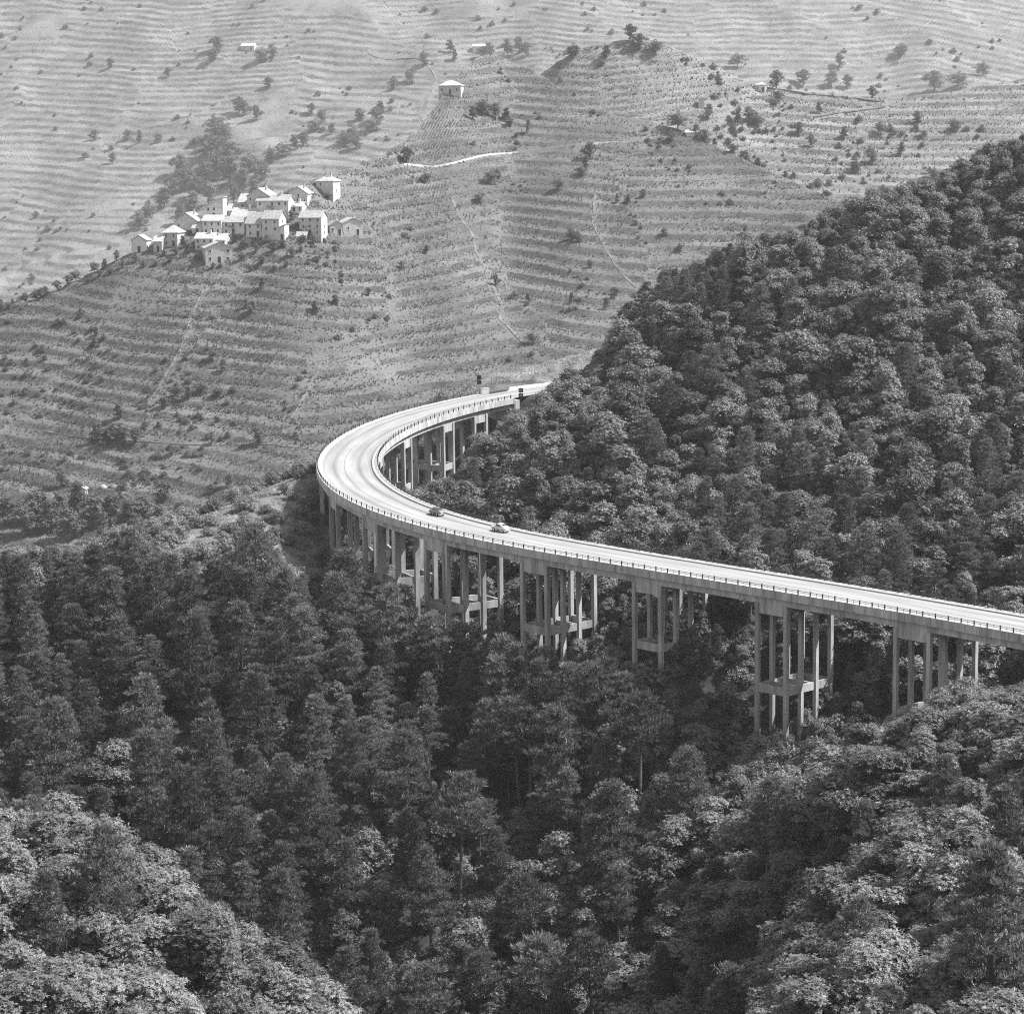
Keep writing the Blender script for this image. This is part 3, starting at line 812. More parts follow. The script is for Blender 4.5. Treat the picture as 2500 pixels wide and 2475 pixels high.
# ------------------------------------------------------------------ roadside signs near the hill end
def text_mesh(txt, size, mat):
    c = bpy.data.curves.new('lettering', 'FONT'); c.body = txt; c.size = size; c.extrude = 0.01; c.align_x = 'CENTER'; c.align_y = 'CENTER'
    o = bpy.data.objects.new('lettering', c); COL.objects.link(o)
    dg = bpy.context.evaluated_depsgraph_get()
    me = bpy.data.meshes.new_from_object(o.evaluated_get(dg)); bpy.data.objects.remove(o); bpy.data.curves.remove(c)
    me.materials.clear(); me.materials.append(mat)
    return me
def sign_board(px, py, d, label, big=True):
    p = at(px, py, d)                # foot of the post
    root = bpy.data.objects.new('road_sign', None); COL.objects.link(root); root.location = tuple(p)
    root['label'] = label; root['category'] = 'sign'; root['group'] = 'roadside signs at the hill end'
    mb = MB(); mb.tube((0, 0, -1.5), (0, 0, 3.5), .05, .05, 8); mb.build('post', M['steel'], root)
    for z, txt in ((2.75, True), (1.7, False)):
        b = MB(); b.box((0, -.08, z), (.98, .05, .88)); pl = b.build('panel', M['sign_dark'], root)
        if big:
            if txt:
                o = obj('lettering', text_mesh('FIAT', 0.36, M['white']), pl); o.location = (0, -.112, z); o.rotation_euler = (math.pi / 2, 0, 0)
            else:
                e = MB(); e.tube((0.05, -.105, z + .1), (0.05, -.12, z + .1), .13, .13, 12); e.box((0.05, -.113, z - .14), (.09, .012, .26)); e.build('emblem', M['white'], pl)
        elif not txt:
            e = MB()
            for x in (-.28, .05): e.box((x, -.113, z + .1), (.07, .012, .34))
            e.box((-.12, -.113, z - .05), (.3, .012, .07)); e.build('emblem', M['dirt'], pl)
    return root
sign_board(1272, 985, 512, 'dark double-panelled sign at the inner railing end')
sign_board(1170, 952, 531, 'dark double sign on the grass by the outer end block', False)
# pale A-shaped trestle beside the road head
tr = MB(); p = at(1346, 928, 541)
for sx in (-1, 1):
    tr.tube((p[0] + sx * .35, p[1], p[2] - .3), (p[0] - sx * .02, p[1], p[2] + 1.25), .05, .05, 6)
    tr.tube((p[0] + sx * .35, p[1] + .7, p[2] - .3), (p[0] - sx * .02, p[1] + .3, p[2] + 1.25), .05, .05, 6)
tr.box((p[0], p[1] + .1, p[2] + .5), (.4, .05, .08))
tr.build('trestle', M['white'], label='pale A-shaped trestle at the edge of the lay-by', category='trestle')

# ------------------------------------------------------------------ village houses
def house(name, label, px, py, w, d, wall_h, roof_h, kind='x', yaw=14, wall='stone', roof='slate', floors=2, cols=3, hill=spur, chimney=False, door=True, group='houses of the hill village', extra=None, base=3.0):
    """px, py: foot of the facade in the photograph (its middle); w along the facade, d deep; kind: ridge along facade x, gable to the viewer y, hip, shed"""
    P = hill.pix(np.array([float(px)]), np.array([float(py)]))[0]
    root = bpy.data.objects.new(name, None); COL.objects.link(root)
    root.location = tuple(P); root.rotation_euler = (0, 0, math.radians(-yaw))
    root['label'] = label; root['category'] = 'house'
    if group: root['group'] = group
    root.scale = (Hill.FAR * (1.5 if hill is back_left else 1),) * 3
    mw, mr = M[wall], M[roof]
    hw = w / 2; z0, z1 = -base, wall_h
    mb = MB()
    mb.hexa([(-hw, 0, z0), (hw, 0, z0), (hw, d, z0), (-hw, d, z0)], [(-hw, 0, z1), (hw, 0, z1), (hw, d, z1), (-hw, d, z1)])
    zr = wall_h + roof_h
    if kind == 'x':
        for x in (-hw, hw):
            e = 0.35 if x < 0 else -0.35
            mb.add([(x, 0, z1), (x, d, z1), (x, d / 2, zr - .06), (x + e, 0, z1), (x + e, d, z1), (x + e, d / 2, zr - .06)], [[0, 2, 1] if x < 0 else [0, 1, 2], [3, 4, 5] if x < 0 else [3, 5, 4], [0, 3, 5, 2], [1, 2, 5, 4]])
    elif kind == 'y':
        for y in (0, d):
            e = 0.35 if y == 0 else -0.35
            mb.add([(-hw, y, z1), (hw, y, z1), (0, y, zr - .06), (-hw, y + e, z1), (hw, y + e, z1), (0, y + e, zr - .06)], [[0, 1, 2] if y == 0 else [0, 2, 1], [3, 5, 4] if y == 0 else [3, 4, 5], [0, 2, 5, 3], [1, 4, 5, 2]])
    elif kind == 'shed':
        mb.hexa([(-hw, 0, z1), (hw, 0, z1), (hw, d, z1), (-hw, d, z1)], [(-hw, 0, z1 + .02), (hw, 0, zr - .05), (hw, d, zr - .05), (-hw, d, z1 + .02)])
    mb.build('wall', mw, root)
    ov = 0.35; t = 0.16
    rb = MB()
    def slab(a, b, c, e):
        q = [Vector(x) for x in (a, b, c, e)]
        rb.add([x - Vector((0, 0, 0.0)) for x in q] + [x + Vector((0, 0, t)) for x in q], [[3, 2, 1, 0], [4, 5, 6, 7], [0, 1, 5, 4], [1, 2, 6, 5], [2, 3, 7, 6], [3, 0, 4, 7]])
    if kind == 'x':
        k = roof_h / (d / 2)
        slab((-hw - ov, -ov, z1 - ov * k), (hw + ov, -ov, z1 - ov * k), (hw + ov, d / 2, zr), (-hw - ov, d / 2, zr))
        slab((-hw - ov, d / 2, zr), (hw + ov, d / 2, zr), (hw + ov, d + ov, z1 - ov * k), (-hw - ov, d + ov, z1 - ov * k))
    elif kind == 'y':
        k = roof_h / hw
        slab((-hw - ov, -ov, z1 - ov * k), (0, -ov, zr), (0, d + ov, zr), (-hw - ov, d + ov, z1 - ov * k))
        slab((0, -ov, zr), (hw + ov, -ov, z1 - ov * k), (hw + ov, d + ov, z1 - ov * k), (0, d + ov, zr))
    elif kind == 'shed':
        slab((-hw - ov, -ov, z1 - .02), (hw + ov, -ov, zr), (hw + ov, d + ov, zr), (-hw - ov, d + ov, z1 - .02))
    else:
        c = [(-hw - ov, -ov), (hw + ov, -ov), (hw + ov, d + ov), (-hw - ov, d + ov)]
        r0, r1 = (-(max(hw - d / 2, 0.02)), d / 2, zr), (max(hw - d / 2, 0.02), d / 2, zr)
        v = [(a, b, z1 - .1) for a, b in c] + [(a, b, z1 + .08) for a, b in c] + [r0, r1]
        rb.add(v, [[3, 2, 1, 0], [0, 1, 5, 4], [1, 2, 6, 5], [2, 3, 7, 6], [3, 0, 4, 7], [4, 5, 9, 8], [5, 6, 9], [6, 7, 8, 9], [7, 4, 8]])
    ro = rb.build('roof', mr, root)
    if chimney or (group and int(px * 3) % 2 == 0 and kind != 'shed'):
        c = MB(); c.box((hw * .4, d * .45, zr + .2), (.6, .6, 1.5)); c.box((hw * .4, d * .45, zr + 1.0), (.8, .8, .12)); c.build('chimney', mw, ro)
    fh = wall_h / max(floors, 1)
    def opening(nm, x, y, z, ww, hh, side=False):
        b = MB()
        if not side:
            b.box((x, y - .02, z + hh / 2 + .05), (ww + .22, .08, .1), 0); b.box((x, y - .04, z - hh / 2 - .05), (ww + .26, .14, .1), 0)
            for s in (-1, 1): b.box((x + s * (ww / 2 + .05), y - .02, z), (.1, .08, hh), 0)
            b.box((x, y - .005, z), (ww, .03, hh), 1)
        else:
            b.box((x + .02, y, z + hh / 2 + .05), (.08, ww + .22, .1), 0); b.box((x + .04, y, z - hh / 2 - .05), (.14, ww + .26, .1), 0)
            for s in (-1, 1): b.box((x + .02, y + s * (ww / 2 + .05), z), (.08, .1, hh), 0)
            b.box((x + .005, y, z), (.03, ww, hh), 1)
        b.build(nm, [M['plaster'], M['glass']], root)
    rr = random.Random(int(px * 7 + py))
    for f in range(floors):
        for c in range(cols):
            if rr.random() < 0.22: continue
            x = (c + .5) / cols * w - hw + rr.uniform(-.15, .15)
            if f == 0 and door and c == cols // 2:
                opening('door', x, 0, 1.0, .95, 2.0); continue
            opening('window', x, 0, f * fh + fh * .56, .62, .95)
        if rr.random() < 0.6: opening('window', hw, d * .5, f * fh + fh * .56, .55, .8, True)
    if extra: extra(root)
    return root
# zoom frame: origin (280,400), 2.972 px per photo pixel; 22 zoom px per metre at the village
def Z(x, y): return 280 + x / 2.972, 400 + y / 2.972
def vill(label, x0, x1, base_y, wall_h, roof_h, **k):
    px, py = Z((x0 + x1) / 2, base_y)
    D = float(spur.raw(np.array([px]), np.array([(py - spur.bot(px)) / (spur.crest(px) - spur.bot(px))]))[0, 1])
    ppm = FPX / D * 2.972 * Hill.FAR
    yaw = math.radians(k.get('yaw', 14))
    w = (x1 - x0) / ppm / math.cos(yaw)
    return house('house', label, px, py, w, k.pop('d', 6.5), wall_h * 1.15, roof_h * 1.1, **k)
def balcony(root):
    b = MB(); b.box((-.6, -.55, 2.5), (2.6, 1.1, .14)); b.box((-.6, -1.07, 2.98), (2.6, .06, .06))
    for x in np.linspace(-1.88, .68, 7): b.box((x, -1.07, 2.75), (.05, .05, .45))
    b.build('balcony', M['wood'], root)
vill('small white gabled house at the left end of the village', 122, 234, 640, 3.4, 1.4, kind='y', wall='plaster', floors=1, cols=1, yaw=8, d=5)
vill('low house right of the small white gabled one', 282, 345, 642, 3.0, 1.4, kind='x', floors=1, cols=1, yaw=12, d=5)
vill('stone house with broad pale roof near the left end', 346, 458, 602, 3.9, 2.2, kind='hip', floors=2, cols=2, yaw=14, d=7)
vill('lean-to with bright roof left of the large gable', 398, 445, 480, 2.4, 1.5, kind='x', floors=1, cols=1, yaw=10, d=5)
vill('large gabled stone house at the village left', 436, 604, 482, 2.6, 2.4, kind='y', floors=1, cols=3, yaw=12, d=8, door=False)
vill('low building with bright roof beside the white row house', 562, 632, 512, 1.7, 1.4, kind='x', floors=1, cols=1, yaw=14, d=5)
vill('wide plastered house low in the village', 582, 718, 626, 3.4, 1.5, kind='x', wall='grey_plaster', floors=2, cols=3, yaw=14, d=6)
vill('narrow house with bright roof beside the wide low one', 722, 802, 605, 2.2, 1.6, kind='x', floors=1, cols=2, yaw=14, d=6)
vill('dark gabled barn at the foot of the village', 664, 852, 704, 4.2, 1.6, kind='y', floors=2, cols=3, yaw=-16, d=7, roof='slate')
vill('row house with white roof, left half of the long row', 636, 778, 516, 3.9, 1.5, kind='x', wall='grey_plaster', floors=2, cols=3, yaw=14, d=6)
vill('row house with balcony in the middle of the village', 782, 944, 512, 3.5, 1.5, kind='x', wall='grey_plaster', roof='dark_slate', floors=2, cols=3, yaw=14, d=6, extra=balcony)
vill('tall grey-roofed house right of the balcony house', 952, 1068, 524, 3.9, 3.0, kind='x', wall='grey_plaster', roof='dark_slate', floors=2, cols=2, yaw=16, d=7)
vill('tall house with white gable end above the shrubs', 1070, 1196, 540, 6.0, 2.2, kind='x', wall='grey_plaster', roof='dark_slate', floors=3, cols=2, yaw=18, d=6)
vill('small annexe against the white gable end', 1197, 1234, 542, 3.6, 0.8, kind='shed', wall='plaster', floors=1, cols=1, yaw=16, d=4)
vill('house with the broad bright roof at the village centre', 840, 1008, 410, 0.9, 2.7, kind='x', wall='plaster', floors=1, cols=2, yaw=12, d=9, door=False)
vill('house with one-sided sloping roof at upper left', 656, 788, 402, 3.6, 2.6, kind='shed', wall='grey_plaster', floors=2, cols=3, yaw=6, d=6)
vill('white-walled house under sloping roof', 802, 930, 315, 1.7, 1.8, kind='x', wall='plaster', floors=1, cols=3, yaw=14, d=7)
vill('high-roofed house at the back of the village', 894, 1000, 290, 2.4, 2.2, kind='x', floors=1, cols=2, yaw=14, d=7, door=False)
vill('gabled house with chimney at the back of the village', 960, 1128, 322, 4.0, 2.2, kind='y', floors=2, cols=3, yaw=16, d=7, chimney=True)
vill('long house with white gable and veranda, upper village', 1030, 1262, 345, 4.0, 1.6, kind='x', wall='grey_plaster', roof='dark_slate', floors=2, cols=5, yaw=14, d=6, extra=balcony)
vill('low outbuilding right of the long upper house', 1244, 1360, 322, 1.5, 1.2, kind='x', wall='plaster', floors=1, cols=3, yaw=14, d=5)
vill('gabled house beside the tall pole', 1266, 1398, 262, 3.0, 2.0, kind='y', floors=2, cols=3, yaw=10, d=7, roof='slate')
vill('hip-roofed tower house at the top of the village', 1462, 1586, 205, 3.7, 1.8, kind='hip', floors=2, cols=2, yaw=20, d=6)
vill('isolated house with white gable end right of the village', 1340, 1500, 500, 5.2, 1.8, kind='x', wall='stone', roof='dark_slate', floors=3, cols=3, yaw=16, d=6)
vill('small shed with bright roof below the isolated house', 1316, 1386, 512, 0.6, 1.2, kind='x', floors=1, cols=1, yaw=14, d=3, door=False)
vill('small barn left of the end barn', 1562, 1652, 500, 2.9, 1.3, kind='y', floors=1, cols=2, yaw=-18, d=5, base=4)
vill('gabled barn at the right end of the village', 1660, 1800, 500, 3.7, 1.3, kind='y', floors=1, cols=2, yaw=-20, d=6, base=4)
house('house', 'hip-roofed house by the gully path at the top', 1098, 232, 8.5, 7, 3.4, 2.0, kind='hip', wall='stone', floors=1, cols=3, hill=spur, group=None, yaw=8)
house('hut', 'small white hut at the start of the distant white road', 1856, 222, 5.0, 4.5, 3.0, 1.3, kind='hip', wall='plaster', floors=1, cols=2, hill=back_right, group=None, yaw=16)
house('hut', 'tiny white hut on the spur crest', 1688, 330, 4.2, 3, 1.6, .8, kind='x', wall='plaster', floors=1, cols=1, hill=spur, group=None, yaw=5)
house('ruin', 'dark roofless ruin on the right-hand terraces', 1712, 262, 2.6, 3, 4.2, .3, kind='shed', wall='stone', roof='dark_slate', floors=1, cols=1, hill=back_right, group=None, yaw=5)
house('house', 'pale house with dark windows at the top edge', 1170, 117, 7.5, 6, 3.6, 1.4, kind='x', wall='plaster', floors=1, cols=2, hill=back_left, group=None, yaw=5)
house('house', 'pale roofed house at the top left edge', 605, 122, 8, 6, 2.6, 1.6, kind='x', wall='grey_plaster', floors=1, cols=2, hill=back_left, group=None, yaw=10)
house('shed', 'small dark shed on the low terraces at left', 196, 1208, 2.8, 2.5, 2.2, .8, kind='y', wall='stone', roof='dark_slate', floors=1, cols=1, hill=spur, group=None, yaw=5)
def haystack(px, py, r, h, mat, label):
    P = spur.pix(np.array([float(px)]), np.array([float(py)]))[0]
    V = []; F = []; n = 14; prof = [(0, 1.0), (.25, 1.05), (.5, .9), (.75, .6), (.92, .3), (1, .05)]
    for a, b in prof:
        for j in range(n):
            t = 2 * math.pi * j / n; rr = r * b * (1 + .08 * math.sin(3 * t + a * 5))
            V.append((P[0] + rr * math.cos(t), P[1] + rr * .8 * math.sin(t), P[2] - .3 + h * a))
    for i in range(len(prof) - 1):
        for j in range(n): F.append([i * n + j, i * n + (j + 1) % n, (i + 1) * n + (j + 1) % n, (i + 1) * n + j])
    F.append(list(range((len(prof) - 1) * n, len(prof) * n)))
    obj('hay_mound', mesh_from('hay_mound', V, F, [mat], True), label=label, category='hay mound')
haystack(252, 1185, 1.3, 1.6, M['grey_plaster'], 'white covered mound on the low terraces at left')
haystack(278, 1182, 2.2, 1.5, M['stone_dark'], 'dark mound beside the white one on low terraces')

# utility poles
for i, (px, y0, y1, hill, label) in enumerate([
        (1421, 682, 625, spur, 'slender pole on the bare terraces above the road head'), (1416, 620, 570, spur, 'pole above the slender one on the terraces'), (1224, 605, 565, spur, 'short pole right of the pale track'),
        (751, 488, 433, spur, 'tall pale pole in the upper village'), (794, 428, 398, spur, 'thin pole behind the tower house'), (1009, 303, 270, back_left, 'pole on the gully slope'), (1012, 215, 165, back_left, 'tall pole left of the gully path'),
        (795, 240, 205, back_left, 'pole among the hazy terraces'), (924, 380, 330, back_left, 'dark pole above the upper village'), (1994, 275, 255, back_right, 'pole below the distant white road')]):
    P = hill.pix(np.array([float(px)]), np.array([float(y0)]))[0]
    h = (y0 - y1) / FPX * P[1]
    mb = MB(); mb.tube((0, 0, -1), (0, 0, h), .13, .09, 6); mb.box((0, 0, h - .5), (1.3, .1, .1))
    mb.build('utility_pole', M['plaster'] if i == 3 else M['pole'], label=label, category='pole', group='poles on the hillside', ).location = tuple(P)

# ------------------------------------------------------------------ tree meshes
def rand_dirs(r, n):
    v = r.normal(size=(n, 3)); return v / np.linalg.norm(v, axis=1)[:, None]

def limb_mesh(mb, pts, r0, r1, n=5):
    for i in range(len(pts) - 1):
        a = r0 + (r1 - r0) * i / (len(pts) - 1); b = r0 + (r1 - r0) * (i + 1) / (len(pts) - 1)
        mb.tube(pts[i], pts[i + 1], a, b, n, cap=False)

def tufts(C, D, L, W, per, spread, r):
    """bursts of narrow leaves at points C pointing roughly along D"""
    n = len(C)
    d = D[:, None, :] + spread * r.normal(size=(n, per, 3))
    d /= np.linalg.norm(d, axis=2)[..., None]
    side = np.cross(d, r.normal(size=(n, per, 3))); side /= np.linalg.norm(side, axis=2)[..., None] + 1e-9
    l = L * r.uniform(0.7, 1.25, (n, per, 1)); w = W * r.uniform(0.7, 1.2, (n, per, 1))
    c = C[:, None, :] + 0 * d
    a = c + side * w * 0.5; b = c - side * w * 0.5; t = c + d * l
    V = np.stack([a, b, t], 2).reshape(-1, 3)
    return V, np.arange(len(V)).reshape(-1, 3)

def rosettes(C, N, L, W, per, r, droop=0.25):
    """whorls of leaves spread round the normal N, kite shaped (two triangles)"""
    n = len(C)
    a = np.cross(N, r.normal(size=(n, 3))); a /= np.linalg.norm(a, axis=1)[:, None] + 1e-9
    b = np.cross(N, a)
    t = (np.arange(per)[None] / per + r.random((n, 1))) * 2 * math.pi + r.uniform(-.3, .3, (n, per))
    el = r.uniform(-0.1, 0.7, (n, per, 1))
    d = (np.cos(t)[..., None] * a[:, None] + np.sin(t)[..., None] * b[:, None]) * np.sqrt(1 - np.clip(el, 0, .95) ** 2) + N[:, None] * el
    d[..., 2] -= droop * r.random((n, per))
    d /= np.linalg.norm(d, axis=2)[..., None]
    side = np.cross(d, N[:, None] + 0.3 * r.normal(size=(n, per, 3))); side /= np.linalg.norm(side, axis=2)[..., None] + 1e-9
    l = L * r.uniform(0.75, 1.25, (n, per, 1)); w = W * r.uniform(0.8, 1.2, (n, per, 1))
    c = C[:, None] + 0 * d
    V = np.stack([c, c + d * l * .5 + side * w * .5, c + d * l, c + d * l * .5 - side * w * .5], 2).reshape(-1, 3)
    return V, np.arange(len(V)).reshape(-1, 4)

def make_pine(seed, h=10.0, spread=2.9, bare=0.3, lush=1.0):
    r = np.random.default_rng(seed)
    mb = MB()
    bend = r.uniform(-.35, .35, 2)
    def axis(t): return np.array([bend[0] * math.sin(t * 2.2), bend[1] * math.sin(t * 2.0), t * h])
    limb_mesh(mb, [axis(t) for t in np.linspace(-0.06, 0.97, 9)], 0.19, 0.035, 7)
    C = []; D = []
    t = bare
    while t < 0.985:
        k = (t - bare) / (1 - bare)
        R = spread * (0.62 + 0.38 * math.sin(min(k * 3 + .3, 1.6))) * (1 - k) ** 0.85 * 1.1 + 0.16
        nb = int(r.integers(4, 7)) if k < .9 else 4
        a0 = r.uniform(0, 6.28)
        for j in range(nb):
            if r.random() < 0.13: continue
            L = R * r.uniform(0.6, 1.18)
            an = a0 + j * 2 * math.pi / nb + r.uniform(-.4, .4)
            up = r.uniform(-0.05, 0.25) + 0.55 * k
            o = axis(t); dirv = np.array([math.cos(an), math.sin(an), up])
            pts = [o]
            nseg = 4
            for q in range(1, nseg + 1):
                f = q / nseg
                pts.append(o + dirv * L * f + np.array([0, 0, 0.22 * L * f * f]) + r.normal(size=3) * 0.05 * L)
            limb_mesh(mb, pts, 0.045 * (1 - .5 * k), 0.012, 3)
            # foliage grows in flat pads along the outer half of the branch and on side twigs
            lat = np.array([-math.sin(an), math.cos(an), 0])
            npad = max(2, int(round(L / 0.42)))
            for q in range(npad):
                f = r.uniform(0.3, 1.0) if q else 1.0
                c = np.array([np.interp(f, np.linspace(0, 1, nseg + 1), [p[w_] for p in pts]) for w_ in range(3)])
                sd = r.uniform(-1, 1) * 0.42 * L * math.sin(f * 2.5)
                c = c + lat * sd + np.array([0, 0, 0.08])
                pr = r.uniform(0.24, 0.5) * (1 - .3 * k)
                m = int(11 * lush * (pr / .36) ** 2)
                off = r.normal(size=(m, 3)) * np.array([pr, pr, pr * .34]) * .6
                C.append(c + off)
                dd = dirv[None] * 0.35 + off * 1.2 + np.array([0, 0, 0.7])
                D.append(dd / np.linalg.norm(dd, axis=1)[:, None])
        t += r.uniform(0.05, 0.085) * (1 - .35 * k)
    C.append(np.array([axis(.97), axis(.985), axis(1.0)])); D.append(np.array([[0, 0, 1.0]] * 3))
    C = np.concatenate(C); D = np.concatenate(D)
    V, F = tufts(C, D, 0.4, 0.1, 8, 0.4, r)
    tr = mesh_from('trunk', mb.v, mb.f, [M['bark']], True)
    cr = mesh_from('crown', V, F, [M['pine']])
    return tr, cr, h

def make_broad(seed, h=8.0, w=3.0, n_ros=1500, leaf=(0.235, 0.1), tall=False, mat='leaf', trunk=True, per=6):
    r = np.random.default_rng(seed)
    mb = MB()
    z0 = 0.14 * h if trunk else 0.05 * h
    nb = int(r.integers(34, 46)); ecc = r.uniform(0.75, 1.25); lobes = r.uniform(0, 6.28, 3)
    blobs = []
    for i in range(nb):
        t = r.uniform(0, 1)
        ang = r.uniform(0, 6.28)
        prof = math.sin(math.pi * (0.22 + 0.73 * t)) ** 0.8 if not tall else (0.9 * (1 - t) ** .6 + .15)
        rad = w * prof * math.sqrt(r.uniform(0.12, 1)) * 0.8
        rad *= 1 + 0.35 * math.cos(2 * (ang - lobes[0])) + 0.2 * math.cos(3 * (ang - lobes[1]))
        c = np.array([rad * math.cos(ang) * ecc, rad * math.sin(ang) / ecc, z0 + (h - z0) * (0.08 + 0.8 * t + 0.08 * math.cos(ang - lobes[2]))])
        blobs.append((c, (0.38 + 0.7 * r.random() ** 1.8) * w / 3.0))
    blobs.append((np.array([r.uniform(-.3, .3), r.uniform(-.3, .3), h * .93]), .5 * w / 3))
    fork = np.array([r.uniform(-.2, .2), r.uniform(-.2, .2), h * .34])
    if trunk:
        limb_mesh(mb, [np.array([0, 0, -.6]), fork * .55 + [.05, .03, 0], fork], 0.2, 0.13, 7)
    else:
        fork = np.array([0, 0, 0.05 * h]); limb_mesh(mb, [np.array([0, 0, -.5]), fork], .1, .08, 5)
    for c, rr in blobs[::2]:
        mid = fork + (c - fork) * .5 + r.normal(size=3) * .2
        limb_mesh(mb, [fork, mid, c], 0.085, 0.02, 4)
    C = []; N = []
    tot = sum(b[1] ** 2 for b in blobs)
    for c, rr in blobs:
        m = max(8, int(n_ros * rr ** 2 / tot))
        d = rand_dirs(r, m * 2); d = d[d[:, 2] > -0.45][:m]
        lump = 1 + 0.22 * np.sin(d[:, 0] * 5 + c[0] * 3) * np.sin(d[:, 1] * 5 + c[1] * 3)
        p = c + d * np.array([1.15, 1.15, 0.8]) * rr * (lump * (0.62 + 0.75 * r.random(len(d)) ** 1.6))[:, None]
        # keep only what is not deep inside another clump
        deep = np.zeros(len(p), bool)
        for c2, r2 in blobs:
            if c2 is not c: deep |= np.linalg.norm((p - c2) / np.array([1.15, 1.15, .8]), axis=1) < r2 * .6
        p = p[~deep]; dd = d[~deep]
        nn = dd * 0.7 + np.array([0, 0, 0.75]) + 0.25 * r.normal(size=dd.shape)
        C.append(p); N.append(nn / np.linalg.norm(nn, axis=1)[:, None])
    C = np.concatenate(C); N = np.concatenate(N)
    V, F = rosettes(C, N, leaf[0], leaf[1], per, r)
    tr = mesh_from('trunk', mb.v, mb.f, [M['bark']], True)
    cr = mesh_from('crown', V, F, [M[mat]])
    return tr, cr, h

PINES = [make_pine(s, 10.0, sp, ba) for s, sp, ba in ((1, 2.2, .18), (2, 2.6, .26), (3, 1.8, .14), (4, 2.4, .32), (5, 2.0, .2), (6, 2.7, .2), (7, 1.9, .5), (8, 2.2, .58))]
BROADS = [make_broad(s, 8.0, w, n, tall=tl) for s, w, n, tl in ((11, 3.0, 4400, False), (12, 3.4, 5000, False), (13, 2.7, 4000, False), (14, 3.2, 4600, False), (15, 2.5, 3900, True), (16, 3.0, 4400, False), (17, 2.6, 3800, True))]
SHRUBS = [make_broad(s, 2.6, 2.0, 620, trunk=False, leaf=(.26, .11), per=5) for s in (31, 32, 33)]
SCRUB = [make_broad(s, 2.6, 2.0, 300, trunk=False, leaf=(.36, .17), per=5, mat='far_leaf') for s in (34, 35, 36)]
FARTREES = [make_broad(s, 6.0, w, 600, leaf=(.42, .2), per=5, tall=tl, mat='far_leaf') for s, w, tl in ((41, 2.2, False), (42, 2.9, False), (43, 1.7, True), (44, 2.4, False))]

# ------------------------------------------------------------------ where trees stand
front_top = lin([(-400, 1350), (100, 1340), (240, 1330), (300, 1285), (360, 1330), (430, 1350), (560, 1350), (620, 1282), (680, 1360), (760, 1400), (800, 1390), (848, 1345), (890, 1400), (955, 1398), (1010, 1480), (1060, 1545), (1120, 1535), (1203, 1480), (1260, 1560), (1330, 1610), (1400, 1605), (1440, 1585), (1530, 1625), (1620, 1610), (1700, 1650), (1850, 1730), (1920, 1790), (1990, 1710), (2100, 1740), (2165, 1775), (2210, 1750), (2330, 1672), (2400, 1690), (2600, 1640), (3200, 1600)])
bend_top = lin([(700, 1200), (880, 1200), (930, 1195), (980, 1205), (1029, 1189), (1062, 1177), (1091, 1160), (1115, 1144), (1126, 1090), (1161, 1070), (1194, 1048), (1225, 1010), (1256, 1004), (1275, 988), (1303, 952), (1330, 936), (1385, 914), (1420, 888), (1445, 850), (1490, 812), (1550, 722), (1600, 655), (1650, 648), (1700, 642), (1760, 602), (1850, 578), (1950, 562), (2000, 532), (2080, 482), (2160, 462), (2250, 442), (2373, 378), (2500, 322), (3000, 200)])

